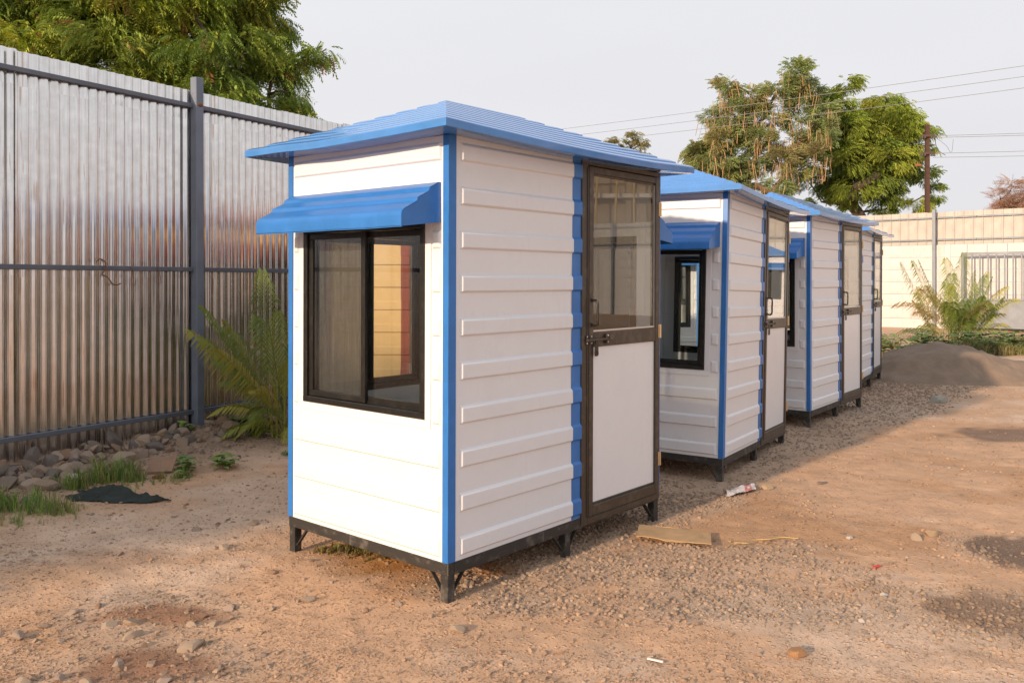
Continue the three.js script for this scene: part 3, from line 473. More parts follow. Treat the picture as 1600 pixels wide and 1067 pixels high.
// ---------------------------------------------------------------- litter
{
  const R = rng(1201);
  const sheetOn = (name, pts, th, mat, label, cat, lift = .012, wob = .01) => {   // a thin board with an irregular outline lying on the ground
    const s = new THREE.Shape(); pts.forEach(([x, z], k) => k ? s.lineTo(x, -z) : s.moveTo(x, -z)); s.closePath();
    const g = new THREE.ExtrudeGeometry(s, { depth: th, bevelEnabled: false, steps: 1 }); g.rotateX(-Math.PI / 2);
    const p = g.attributes.position; let gx = 0, gz = 0; pts.forEach(([x, z]) => { gx += x / pts.length; gz += z / pts.length; }); const y0 = ground(gx, gz) + lift;
    for (let i = 0; i < p.count; i++) p.setY(i, p.getY(i) + y0 + wob * noise(p.getX(i) * 6, p.getZ(i) * 6, 1203)); g.computeVertexNormals();
    return tag(mesh(name, metreUV(g), mat), label, cat);
  };
  const flute = tex(256, (i, j) => { const k = 222 + 9 * Math.sin(j * .8) + 22 * fbm(i / 40, j / 40, 4, 1211, 0); return [k, k - 3, k - 8]; }, true, 2.5);
  const card = new THREE.MeshStandardMaterial({ color: rgb(.56, .37, .2), map: flute, roughness: .9 });
  const strip = []; const e0 = [.775, -5.36], e1 = [1.2, -5.2], e2 = [1.26, -5.46], e3 = [.83, -5.61];
  for (let k = 0; k <= 10; k++) strip.push([lerp(e0[0], e1[0], k / 10) + (R() - .5) * .008, lerp(e0[1], e1[1], k / 10) + (R() - .5) * .02]); for (let k = 0; k <= 10; k++) strip.push([lerp(e2[0], e3[0], k / 10) + (R() - .5) * .008, lerp(e2[1], e3[1], k / 10) + (R() - .5) * .014]);
  sheetOn('cardboard_strip', strip, .005, card, 'torn strip of brown cardboard on the gravel by the nearest cabin', 'cardboard', .03, .012);
  { // propped piece of board in the rubble
    const s = new THREE.Shape(); [[-.11, 0], [.09, .01], [.12, .16], [.06, .13], [-.09, .12]].forEach(([x, y], k) => k ? s.lineTo(x, y) : s.moveTo(x, y)); s.closePath(); const g = new THREE.ExtrudeGeometry(s, { depth: .012, bevelEnabled: true, bevelSize: .002, bevelThickness: .002, bevelSegments: 1 });
    const m = mesh('board_offcut', metreUV(g), new THREE.MeshStandardMaterial({ color: rgb(.42, .27, .19), map: flute, roughness: .9 })); m.position.set(-2.95, ground(-2.95, -7.24) + .012, -7.24); m.rotation.set(-.5, .15, .05); tag(m, 'tan broken board leaning at the edge of the rubble', 'board');
    const b = mesh('brick_piece', stoneVar[3], new THREE.MeshStandardMaterial({ color: rgb(.32, .08, .045), map: stoneTex, roughness: .95 })); b.scale.set(.06, .04, .04); b.position.set(-2.9, ground(-2.9, -7.1) + .008, -7.1); tag(b, 'broken red brick piece in front of the leaning board', 'brick');
  }
  { // rag
    const nx = 48, nz = 22, pos = [], idx = []; for (let j = 0; j <= nz; j++) for (let i = 0; i <= nx; i++) { const u = i / nx, v = j / nz, x = -3.3 + .72 * u + .06 * noise(u * 4, v * 3, 1221), z = -6.48 + (.28 - .2 * u * u) * (v - .5) + .09 * u + .05 * noise(u * 5, v * 2, 1223); const ridge = Math.max(0, 1 - Math.abs(v - .35 - .3 * u) * 3.2) * smooth(.05, .4, u) * smooth(.72, .5, u) * .085; pos.push(x, ground(x, z) + .006 + ridge + .07 * Math.abs(fbm(u * 9, v * 6, 3, 1227)) * smooth(0, .15, Math.min(u, 1 - u, v, 1 - v) + .05), z); if (i < nx && j < nz) { const k = j * (nx + 1) + i; idx.push(k, k + nx + 1, k + 1, k + 1, k + nx + 1, k + nx + 2); } }
    const g = new THREE.BufferGeometry(); g.setAttribute('position', new THREE.Float32BufferAttribute(pos, 3)); g.setIndex(idx); g.computeVertexNormals(); metreUV(g);
    tag(mesh('rag', g, new THREE.MeshStandardMaterial({ color: rgb(.028, .036, .032), roughness: .95, side: THREE.DoubleSide })), 'crumpled dark green rag lying by the grass', 'rag');
  }
  { // wrapper
    const c = document.createElement('canvas'); c.width = 128; c.height = 64; const x = c.getContext('2d'); x.fillStyle = '#d9cdc6'; x.fillRect(0, 0, 128, 64); x.fillStyle = '#c9776f'; x.fillRect(80, 0, 30, 64); x.fillStyle = '#e5ddd8'; x.fillRect(92, 14, 10, 36); x.fillStyle = '#b9aca4'; for (let k = 0; k < 9; k++) x.fillRect(6 + k * 8, 8 + (k * 17) % 40, 5, 3);
    const t = new THREE.CanvasTexture(c); t.colorSpace = THREE.SRGBColorSpace; const nx = 20, nz = 10, pos = [], uv = [], idx = [];
    for (let j = 0; j <= nz; j++) for (let i = 0; i <= nx; i++) { const u = i / nx, v = j / nz, X = 1.62 + .27 * u + .04 * (v - .5), Z = -6.5 - .2 * u - .12 * (v - .5) * 1.6; pos.push(X, ground(X, Z) + .018 + .022 * Math.abs(fbm(u * 5, v * 4, 3, 1231)), Z); uv.push(u, v); if (i < nx && j < nz) { const k = j * (nx + 1) + i; idx.push(k, k + 1, k + nx + 1, k + 1, k + nx + 2, k + nx + 1); } }
    const g = new THREE.BufferGeometry(); g.setAttribute('position', new THREE.Float32BufferAttribute(pos, 3)); g.setAttribute('uv', new THREE.Float32BufferAttribute(uv, 2)); g.setIndex(idx); g.computeVertexNormals();
    tag(mesh('plastic_wrapper', g, new THREE.MeshPhysicalMaterial({ map: t, roughness: .3, side: THREE.DoubleSide, clearcoat: .5 })), 'crumpled clear and red plastic wrapper at the shadow edge', 'wrapper');
  }
  const gy = (x, z) => ground(x, z) + .022;
  tag(mesh('string', tube([[1.3, gy(1.3, -5.2), -5.2], [1.36, gy(1.36, -5.27), -5.27], [1.44, gy(1.44, -5.26), -5.26], [1.5, gy(1.5, -5.33), -5.33], [1.6, gy(1.6, -5.34), -5.34], [1.68, gy(1.68, -5.38), -5.38], [1.78, gy(1.78, -5.36), -5.36]], .0025, 60, 5), new THREE.MeshStandardMaterial({ color: rgb(.6, .42, .12), roughness: .8 })), 'yellow string lying on the gravel near the cardboard', 'string');
  const red = mesh('red_scrap', bbox(-.025, .025, 0, .008, -.009, .009, .002), new THREE.MeshStandardMaterial({ color: rgb(.6, .04, .04), roughness: .5 })); red.position.set(2.05, ground(2.05, -4.85) + .006, -4.85); red.rotation.y = .5; tag(red, 'small red plastic scrap on the open ground', 'scrap');
  const chip = mesh('white_chip', bbox(-.035, .035, 0, .006, -.006, .008, .002), new THREE.MeshStandardMaterial({ color: rgb(.75, .7, .64), roughness: .6 })); chip.position.set(.61, ground(.61, -3.67) + .006, -3.67); chip.rotation.y = -.5; tag(chip, 'thin white chip near the bottom edge of the picture', 'scrap');
  { const m = mesh('crumpled_paper', stoneGeo(977, .5, 2), new THREE.MeshStandardMaterial({ color: rgb(.5, .48, .42), map: stoneTex, roughness: .8 })); m.scale.set(.14, .11, .09); m.position.set(5.72, ground(5.72, -11.6) + .03, -11.6); tag(m, 'crumpled pale paper on the gravel before the sand heap', 'paper'); }
  { const m = mesh('dark_clod', stoneVar[1], stoneMats[3]); m.scale.set(.05, .02, .03); m.position.set(2.5, ground(2.5, -6.92) + .006, -6.92); tag(m, 'small dark clod alone on bare sunlit earth', 'clod'); }
}

// ---------------------------------------------------------------- plants
const leafMat = (side = THREE.DoubleSide, tr = .25) => new THREE.MeshPhysicalMaterial({ color: 0xffffff, roughness: .75, transmission: tr, thickness: 0, side });
M.leaf = leafMat(); M.bark = new THREE.MeshStandardMaterial({ color: rgb(.13, .095, .07), map: stoneTex, roughness: .95 }); M.barkTan = new THREE.MeshStandardMaterial({ color: rgb(.3, .2, .13), map: stoneTex, roughness: .95 });
function sprayGeo(L, n, len, wid, droop, seed) {             // a pinnate leaf: stem and paired leaflets
  const R = rng(seed), t = []; const P = (q) => [0, L * .16 * q - droop * q * q * L, L * q];
  for (let k = 0; k < n; k++) for (const s of [-1, 1]) {
    const q = .18 + .82 * k / (n - 1), b = P(q), a = .75 + .35 * R(), l = len * (1 - .35 * Math.abs(q - .55)) * (.8 + .4 * R()), dx = s * Math.sin(a + .2) * l, dz = Math.cos(a) * l * .8, dy = -l * (.25 + .5 * R()), w = wid / 2, mx = b[0] + dx * .45, my = b[1] + dy * .3, mz = b[2] + dz * .45;
    t.push(b[0], b[1], b[2], mx - s * 0 , my + w * .3, mz + w, b[0] + dx, b[1] + dy, b[2] + dz, b[0], b[1], b[2], b[0] + dx, b[1] + dy, b[2] + dz, mx, my - w * .3, mz - w);
  }
  return polyGeo(t);
}
function makeTree(name, label, base, clumps, o) {            // clumps: [x, y, z, r]; limbs grow out to every clump
  const root = group(name); root.position.set(...base); tag(root, label, 'tree', o.grp); const R = rng(o.seed), B = new THREE.Vector3(...base);
  const nodes = []; const top = o.fork || 2; const lean = o.lean || [0, 0];
  for (let k = 0; k <= 4; k++) nodes.push({ p: new THREE.Vector3(lean[0] * k / 4 + .12 * (R() - .5) * k, top * k / 4, lean[1] * k / 4), par: k - 1, w: 0 });
  const cs = clumps.map(([x, y, z, r]) => [new THREE.Vector3(x, y, z).sub(B), r]).sort((a, b) => a[0].distanceTo(nodes[4].p) - b[0].distanceTo(nodes[4].p)), leaf = [];
  for (const [c, r] of cs) {
    let best = 4, bd = 1e9; nodes.forEach((n, i) => { if (i < 3) return; const d = n.p.distanceTo(c) + Math.max(0, n.p.y - c.y) * .9; if (d < bd) { bd = d; best = i; } });
    const A = nodes[best].p, L = A.distanceTo(c), n = Math.max(2, Math.ceil(L / .6)); let par = best; const bend = new THREE.Vector3(R() - .5, .3 * R(), R() - .5).multiplyScalar(L * .3);
    for (let k = 1; k <= n; k++) { const q = k / n, p = A.clone().lerp(c, q).addScaledVector(bend, Math.sin(Math.PI * q)); nodes.push({ p, par, w: 0 }); par = nodes.length - 1; }
    nodes[par].w += r; leaf.push(par);
  }
  for (let i = nodes.length - 1; i > 0; i--) nodes[nodes[i].par].w += nodes[i].w;
  const rad = (i) => Math.max(.012, o.trunkR * Math.pow(nodes[i].w / nodes[0].w, .55)), tr = [], lb = [], v = new THREE.Vector3(), u1 = new THREE.Vector3(), u2 = new THREE.Vector3();
  const seg = (out, a, b, ra, rb) => { v.subVectors(b, a).normalize(); u1.set(v.y, v.z, v.x).cross(v).normalize(); u2.crossVectors(v, u1); const N = 6, ring = (c, r) => [...Array(N)].map((_, k) => { const q = k / N * 6.2832; return [c.x + (u1.x * Math.cos(q) + u2.x * Math.sin(q)) * r, c.y + (u1.y * Math.cos(q) + u2.y * Math.sin(q)) * r, c.z + (u1.z * Math.cos(q) + u2.z * Math.sin(q)) * r]; }), A = ring(a, ra), C = ring(b, rb); for (let k = 0; k < N; k++) quad(out, A[k], A[(k + 1) % N], C[(k + 1) % N], C[k]); };
  nodes.forEach((n, i) => { if (i) seg(i <= 4 ? tr : lb, nodes[n.par].p, n.p, i === 1 ? rad(0) * 1.25 : rad(n.par === 0 ? 0 : n.par) * (i > 4 && n.par <= 4 ? .8 : 1), rad(i)); });
  mesh('trunk', metreUV(toCreasedNormals(polyGeo(tr), 1.2)), o.bark || M.bark, root); if (lb.length) mesh('limbs', metreUV(toCreasedNormals(polyGeo(lb), 1.2)), o.bark || M.bark, root);
  const list = [], q = new THREE.Object3D(), dir = new THREE.Vector3(), col = new THREE.Color();
  for (const [c, r] of cs) {
    const n = Math.round(o.density * r * r), tone = R(), cp = o.palette[Math.floor(Math.pow(R(), 1.3) * o.palette.length)];
    const subs = [...Array(Math.max(3, Math.round(6 * r)))].map(() => new THREE.Vector3(R() - .5, (R() - .5) * .8, R() - .5).normalize().multiplyScalar(r * (.35 + .55 * R())));
    for (let k = 0; k < n; k++) {
      const s = subs[Math.floor(R() * subs.length)]; dir.set(R() + R() - 1, (R() + R() - 1) * .7, R() + R() - 1); const p = dir.clone().multiplyScalar(r * .55).add(s).add(c);
      const out = p.clone().sub(c).normalize(); q.position.copy(p); out.y = out.y * .5 - o.hang * R(); out.x += (R() - .5) * .9; out.z += (R() - .5) * .9; q.lookAt(p.clone().add(out)); q.rotateZ((R() - .5) * 1.6); q.scale.setScalar(.65 + .6 * R()); q.updateMatrix();
      const pick = R() < .012 && o.odd ? o.odd : R() < .2 ? o.palette[Math.floor(R() * o.palette.length)] : cp, br = (1.08 + .5 * tone) * (.75 + .5 * R()); list.push([q.matrix.clone(), [pick[0] * br, pick[1] * br, pick[2] * br]]);
    }
  }
  const im = new THREE.InstancedMesh(o.leafGeo, o.leafMat || M.leaf, list.length); list.forEach(([m, c], k) => { im.setMatrixAt(k, m); im.setColorAt(k, col.setRGB(...c)); }); im.name = 'crown'; im.castShadow = im.receiveShadow = true; im.userData = { kind: 'stuff' }; root.add(im);
  return { root, cs, R };
}
const GREEN = [[.21, .28, .03], [.17, .25, .035], [.26, .31, .025], [.13, .2, .03], [.32, .32, .035], [.2, .27, .035]];
function cloud(list, c, rx, ry, rz, n, R, r0, r1, shell = .55) { for (let k = 0; k < n; k++) { const d = new THREE.Vector3(R() * 2 - 1, R() * 2 - 1, R() * 2 - 1).normalize(), q = shell + (1 - shell) * R(); list.push([c[0] + d.x * rx * q, c[1] + d.y * ry * q, c[2] + d.z * rz * q, r0 + (r1 - r0) * R()]); } }
const neem = sprayGeo(.24, 7, .062, .026, .6, 31), neemFar = sprayGeo(.22, 5, .085, .045, .6, 33), feather = sprayGeo(.24, 6, .085, .032, .3, 35);
{
  const R = rng(1301), cl = [];
  cloud(cl, [-7.6, 6.6, -15.4], 3.4, 3.3, 2.4, 70, R, .55, .9); cloud(cl, [-5.4, 5.4, -14.6], 1.5, 1.7, 1.4, 24, R, .45, .7); cloud(cl, [-9.8, 6.2, -15.5], 2, 2.4, 2, 18, R, .5, .8); cloud(cl, [-6, 4.2, -14.2], 2.3, .7, .9, 16, R, .4, .6); cloud(cl, [-8.5, 4.6, -14.6], 3, 1.0, 1, 26, R, .5, .75, .2); cloud(cl, [-7.2, 6.4, -14], 2.6, 2.2, .8, 34, R, .5, .8, .1); cloud(cl, [-5.2, 6.9, -14.8], 1.0, 1.2, .8, 10, R, .5, .7, .2);
  for (const [x, y, r] of [[-3.18, 5.6, .2], [-3.4, 5.5, .3], [-3.62, 5.4, .32], [-4.02, 5.75, .42], [-4.3, 6.25, .42], [-4.15, 5.2, .4], [-3.85, 4.9, .4], [-3.6, 4.55, .35], [-3.42, 4.4, .28], [-4.2, 4.5, .5], [-3.95, 5.45, .28], [-4.6, 6.7, .5]]) cl.push([x, y, -14.9 + .5 * (R() - .5), r]);
  makeTree('neem_tree', 'large leafy green tree rising behind the corrugated fence', [-7, 0, -15.4], cl, { seed: 1303, trunkR: .26, fork: 3, density: 1000, palette: GREEN, odd: [.34, .15, .06], leafGeo: neem, hang: .7, grp: undefined });
}
{
  const R = rng(1311), cl = [];
  cloud(cl, [17.4, 8.4, -42.5], 2.7, 2.7, 2.4, 60, R, .7, 1.1, .35); for (const [x, y, r] of [[16.6, 11.4, .75], [15.7, 10.7, .7], [18.4, 10.7, .75], [19.3, 10, .7], [19.9, 9.3, .55], [20.2, 8, .5], [20.3, 6.6, .7], [19.8, 5.6, .7], [19.9, 7.3, .6], [20.6, 6.0, .5], [18.4, 5.2, .6], [19.4, 7.3, .6], [16.9, 5.4, .7], [15.4, 5.6, .7], [14.6, 6.6, .7]]) cl.push([x, y, -42.5 + (R() - .5), r]);
  makeTree('neem_tree', 'dense dark green tree behind the back wall beside the utility pole', [17.2, 0, -42.5], cl, { seed: 1313, trunkR: .3, fork: 4.2, density: 800, palette: [[.21, .27, .025], [.17, .24, .03], [.25, .29, .025], [.13, .19, .025], [.28, .29, .03]], leafGeo: neemFar, hang: .5 });
}
{
  const R = rng(1321), cl = [];
  for (const [x, y, r] of [[10.4, 10.9, .55], [10.0, 10.2, .6], [11.0, 10.4, .6], [10.3, 9.4, .7], [11.4, 9.6, .6], [9.9, 8.4, .7], [10.8, 8.5, .7], [12.9, 11.3, .7], [13.6, 11.2, .6], [12.4, 10.5, .65], [13.3, 10.3, .7], [14.2, 10.4, .65], [14.6, 9.6, .55], [12.1, 9.5, .6], [13.4, 9.2, .6], [9.7, 7.4, .6], [10.6, 7.3, .6], [11.6, 8.4, .6], [12.6, 8.2, .6], [14.1, 8.8, .6], [11.4, 7.2, .6], [12.4, 7.2, .6], [13.3, 8.0, .6], [13.2, 6.8, .6], [10.3, 6.4, .7], [11.2, 6.1, .6], [12.2, 6.1, .55], [14.0, 7.4, .55], [9.8, 9.4, .5], [14.8, 8.9, .5]]) cl.push([x, y, -40 + (R() - .5) * 1.6, r * 1.2], [x + (R() - .5), y - .4 * R(), -40.6 + (R() - .5) * 1.6, r]);
  const t = makeTree('podded_tree', 'pale green tree hung with brown seed pods behind the cabins', [11.9, 0, -40], cl, { seed: 1323, trunkR: .2, fork: 4.6, density: 620, palette: [[.2, .26, .09], [.23, .29, .1], [.17, .22, .07], [.28, .29, .09], [.3, .26, .11]], leafGeo: feather, hang: .25, bark: M.barkTan });
  const pods = [], R2 = rng(1327); for (let k = 0; k < 620; k++) { const [c, r] = t.cs[Math.floor(R2() * t.cs.length)]; const x = c.x + (R2() + R2() - 1) * r * 1.1, z = c.z + (R2() + R2() - 1) * r + .4, y = c.y - r * .3 * R2(), l = .35 + .75 * R2(), w = .014, s = (R2() - .5) * .5 * l, a = R2() * 3.1; const dx = Math.cos(a) * w, dz = Math.sin(a) * w; pods.push(x - dx, y, z - dz, x + dx, y, z + dz, x + s + dx, y - l, z + dz, x - dx, y, z - dz, x + s + dx, y - l, z + dz, x + s - dx, y - l, z - dz); }
  mesh('seed_pods', polyGeo(pods), new THREE.MeshStandardMaterial({ color: rgb(.38, .24, .12), roughness: .9, side: THREE.DoubleSide }), t.root).userData.kind = 'stuff';
}
{
  const R = rng(1331), cl = []; cloud(cl, [9.3, 6.6, -41], 1.2, 1.7, 1, 20, R, .55, .8, .2); cl.push([8.6, 7.7, -41, .4], [8.3, 6.7, -41, .4]);
  makeTree('low_tree', 'low olive green tree left of the podded tree', [9.3, 0, -41], cl, { seed: 1333, trunkR: .14, fork: 3, density: 620, palette: [[.2, .22, .06], [.25, .25, .08], [.15, .18, .05], [.3, .25, .1]], leafGeo: neemFar, hang: .4 });
}
{
  const R = rng(1341), cl = []; cloud(cl, [6.75, 8.9, -50], 1.0, 1.2, 1, 16, R, .45, .65, .2); cl.push([6.2, 9.8, -50, .4], [7.2, 10.0, -50, .5], [6.7, 9.7, -50, .45], [5.9, 9.6, -50, .35], [7.5, 9.6, -50, .4]);
  makeTree('far_tree', 'small distant treetop peeping over the nearest roof', [6.7, 0, -50], cl, { seed: 1343, trunkR: .13, fork: 6, density: 420, palette: [[.2, .2, .08], [.16, .18, .07], [.25, .22, .1]], leafGeo: neemFar, hang: .4 });
  const c2 = []; cloud(c2, [26.7, 5.5, -44], 2.2, 1.6, 1.4, 56, R, .4, .6, .2); c2.push([24.5, 5.2, -44, .4], [24.9, 6.0, -44, .4], [25.5, 6.6, -44, .4]);
  makeTree('dry_tree', 'brown dried tree above the wall at the right edge', [26.7, 0, -44], c2, { seed: 1345, trunkR: .16, fork: 2.6, density: 330, palette: [[.3, .19, .14], [.36, .23, .17], [.24, .14, .1], [.38, .2, .1]], leafGeo: sprayGeo(.5, 7, .12, .02, .2, 37), hang: .3, bark: M.barkTan });
}
{ // unseen tree added out of frame, crown kept narrow to shade the left earth
  const R = rng(1351), cl = []; cloud(cl, [-14.9, 5.7, 8.2], .55, 1.5, .55, 22, R, .4, .55, .1);
  makeTree('added_shade_tree', 'unseen slim tree added behind the fence to shade the earth at left', [-14.9, 0, 8.2], cl, { seed: 1353, trunkR: .1, fork: 3.4, density: 420, palette: GREEN, leafGeo: neemFar, hang: .5 });
}
function frondGeo(L, rise, droop, seed, yellow) {            // one arching palm frond in the local y-z plane
  const R = rng(seed), P = (q) => [0, L * (rise * q - droop * q * q), L * (q * (1 - .18 * q * rise))], t = [], N = 28;
  for (let k = 0; k < 20; k++) { const a = P(k / 20), b = P((k + 1) / 20), w = .0085 * (1 - .8 * k / 20), w2 = .0085 * (1 - .8 * (k + 1) / 20); quad(t, [-w, a[1], a[2]], [w, a[1], a[2]], [w2, b[1], b[2]], [-w2, b[1], b[2]]); quad(t, [0, a[1] - w, a[2] - w * .4], [0, a[1] + w, a[2] + w * .4], [0, b[1] + w2, b[2]], [0, b[1] - w2, b[2]]); }
  for (let k = 0; k < N; k++) for (const s of [-1, 1]) {
    const q = .26 + .74 * (k + .5 * R()) / N, b = P(q), f = P(Math.min(1.02, q + .03)), ty = (f[1] - b[1]), tz = (f[2] - b[2]), tl = Math.hypot(ty, tz), l = L * .26 * Math.sin(Math.PI * (.16 + .78 * q)) * (.8 + .3 * R()), out = .72, fw = .62;
    const dx = s * out * l, dy = ty / tl * fw * l + .28 * l, dz = tz / tl * fw * l, w = .009, m = [b[0] + dx * .5, b[1] + dy * .62, b[2] + dz * .5], e = [b[0] + dx, b[1] + dy * .55 - l * .35, b[2] + dz];
    const wy = -tz / tl * w * .3, a1 = [m[0], m[1] + ty / tl * w + .003, m[2] + tz / tl * w], a2 = [m[0], m[1] - ty / tl * w - .003, m[2] - tz / tl * w], b1 = [b[0], b[1] + ty / tl * w * .5, b[2] + tz / tl * w * .5], b2 = [b[0], b[1] - ty / tl * w * .5, b[2] - tz / tl * w * .5];
    quad(t, b1, b2, a2, a1); t.push(...a1, ...a2, ...e);
  }
  return polyGeo(t);
}
const frondMats = [[.27, .3, .04], [.19, .25, .04], [.36, .33, .05], [.13, .19, .04], [.4, .29, .1]].map(([r, g, b]) => new THREE.MeshPhysicalMaterial({ color: rgb(r, g, b), roughness: .6, transmission: .25, thickness: 0, side: THREE.DoubleSide }));
function palm(pos, fr, seed, label, scale) {
  const root = group('areca_palm'); root.position.set(pos[0], ground(pos[0], pos[1]) - .01, pos[1]); tag(root, label, 'palm', 'areca palms in the yard'); const R = rng(seed);
  for (const [yaw, L, rise, droop, mat, x, z, y] of fr) { const m = mesh('frond', frondGeo(L * scale, rise, droop, seed + Math.floor(R() * 999)), frondMats[mat], root); m.rotation.y = yaw; m.position.set((x ?? (R() - .5) * .25) * scale, y ?? .02 * R(), (z ?? (R() - .5) * .2) * scale); }
  for (let k = 0; k < 7; k++) { const x = (R() - .5) * .26, z = (R() - .5) * .2; mesh('stem', tube([[x, -.03, z], [x * 1.15, .25, z * 1.1], [x * 1.5, .55, z * 1.4]], .014, 8, 6), frondMats[2], root); }
  return root;
}
{
  const f = [], R = rng(1401); // yaw 0 points at +z, pi/2 at +x, -pi/2 at -x
  f.push([-1.5, 1.35, 1.55, .62, 0], [-1.75, 1.25, 1.15, .62, 1], [-1.35, 1.15, .95, .7, 2], [-1.1, 1.0, .7, .72, 0], [-1.9, 1.05, .75, .75, 1], [-.9, 1.25, 1.9, .7, 0], [-2.4, 1.3, 1.8, .65, 1], [-.3, 1.1, 1.5, .9, 2], [.4, 1.2, 1.6, .7, 0], [1.3, 1.2, 1.5, .7, 1], [2.2, 1.2, 1.4, .6, 3], [3.0, 1.25, 1.6, .6, 1], [-2.9, 1.2, 1.9, .6, 0], [.1, .6, 1.4, 1.7, 2], [-.6, .6, 1.2, 1.6, 0], [.7, .55, 1.3, 1.8, 2], [-1.6, .8, .45, .6, 3], [-1.2, 1.5, 1.9, .8, 1], [-.1, 1.4, 2.2, .7, 3], [-1.6, 1.5, 1.4, .5, 2], [-2.1, 1.1, 1.0, .8, 0], [-1.25, 1.3, 1.3, .55, 1], [-.7, 1.3, 1.5, .6, 2], [-1.0, .9, 1.0, 1.0, 0], [-2.0, 1.4, 1.7, .75, 3], [-.5, 1.0, 1.2, .9, 1]);
  palm([-2.3, -8.75], f, 1403, 'areca palm between the corrugated fence and the nearest cabin', .8);
  const g = []; for (let k = 0; k < 44; k++) g.push([k * 2.4, .9 + .6 * R(), 1.0 + 1.3 * R(), .5 + .4 * R(), [0, 1, 3, 1, 2, 4][Math.floor(R() * 6)], (R() - .5) * .8]); g.push([-1.5, 2.0, 1.2, .75, 4], [-1.55, 1.7, .7, .55, 3], [-1.35, 1.6, 1.3, .85, 4], [1.5, 1.7, 1.25, .62, 2], [1.7, 1.5, 1.0, .5, 4], [-1.7, 1.3, .55, .6, 3]); for (let k = 0; k < 20; k++) g.push([k * 2.4 + .7, .7 + .4 * R(), .9 + 1.2 * R(), .7 + .5 * R(), [3, 1, 3, 0][k % 4], (R() - .5) * .9, .3 * R()]);
  palm([10.9, -21.2], g, 1405, 'bushy areca palm beyond the sand heap in front of the gate', 1.08);
  const l = []; for (let k = 0; k < 16; k++) l.push([k * 2.4, .9 + .6 * R(), 1.2 + .9 * R(), .6 + .3 * R(), Math.floor(R() * 4)]);
  palm([1.1, -11.4], l, 1407, 'areca palm seen through the window of the second cabin', 1.1);
}
function tufts(name, label, spots, seed, col, h, bladeW) {    // grass: one uncountable mass
  const t = [0, 1].map((v) => { const out = []; const R = rng(seed + v); for (let k = 0; k < 7; k++) { const a = R() * 6.28, l = .7 + .5 * R(), b = .3 + .5 * R(), w = bladeW, c = Math.cos(a), s = Math.sin(a), ox = (R() - .5) * .3, oz = (R() - .5) * .3; const p0 = [ox - s * w, 0, oz + c * w], p1 = [ox + s * w, 0, oz - c * w], m0 = [ox + c * b * .35 - s * w * .7, l * .6, oz + s * b * .35 + c * w * .7], m1 = [ox + c * b * .35 + s * w * .7, l * .6, oz + s * b * .35 - c * w * .7], e = [ox + c * b, l * .9, oz + s * b]; quad(out, p0, p1, m1, m0); out.push(...m0, ...m1, ...e); } return polyGeo(out); });
  const R = rng(seed + 5), o = new THREE.Object3D(), c = new THREE.Color();
  t.forEach((g, v) => {
    const list = []; for (const [x, z, rx, rz, n, hh] of spots) for (let k = 0; k < n / 2; k++) { const a = R() * 6.28, q = Math.sqrt(R()) * (1 - .3 * R()), X = x + Math.cos(a) * rx * q, Z = z + Math.sin(a) * rz * q; list.push([X, Z, (hh || h) * (.5 + .8 * R()) * (1 - .4 * q)]); }
    const im = new THREE.InstancedMesh(g, M.leaf, list.length); list.forEach(([x, z, s], k) => { o.position.set(x, ground(x, z) - .004, z); o.rotation.set(0, R() * 6.28, 0); o.scale.set(s, s * (name === 'grass' ? 1.35 : 1), s); o.updateMatrix(); im.setMatrixAt(k, o.matrix); const p = col[Math.floor(R() * col.length)], b = .7 + .6 * R(); im.setColorAt(k, c.setRGB(p[0] * b, p[1] * b, p[2] * b)); }); im.name = numbered(name); im.castShadow = im.receiveShadow = true; scene.add(im); tag(im, label, 'grass', null, 'stuff');
  });
}
tufts('grass', 'green grass growing in front of the rubble by the fence', [[-3.42, -6.15, .28, .2, 60, .12], [-3.7, -6.1, .2, .15, 50, .15], [-3.2, -6.05, .2, .12, 36, .09], [-3.8, -5.85, .4, .26, 90, .1], [-3.5, -5.8, .3, .12, 30, .08], [-3.55, -6.0, .8, .45, 80, .06], [-3.3, -6.95, .16, .12, 50, .16], [-3.12, -7.0, .14, .12, 40, .11], [-3.18, -7.1, .12, .08, 30, .15], [-2.72, -7.12, .12, .06, 20, .08], [-3.1, -6.98, .55, .28, 70, .07], [-3.42, -6.75, .16, .1, 40, .14], [-3.0, -6.62, .2, .1, 20, .06]], 1501, [[.2, .3, .05], [.15, .25, .045], [.25, .31, .07], [.3, .28, .1]], .1, .03);
tufts('dry_grass', 'dry yellow green grass behind the sand heap', [[12.4, -21.2, 1.5, 1.2, 900, .3], [13.6, -20, 1.8, 1.2, 600, .22], [8.6, -21.5, 1.2, .5, 400, .3], [10.2, -19.3, 1.4, .5, 500, .35], [6.6, -14.1, .3, .2, 60, .12]], 1511, [[.2, .22, .05], [.25, .22, .08], [.14, .19, .04], [.3, .24, .11]], .25, .03);
tufts('creeping_weed', 'sparse yellowish weeds on the soil beneath the nearest cabin', [[-1.0, -5.2, .22, .1, 120, .05], [-.8, -5.08, .2, .1, 60, .04]], 1521, [[.22, .2, .04], [.16, .15, .04], [.26, .17, .05]], .05, .08);
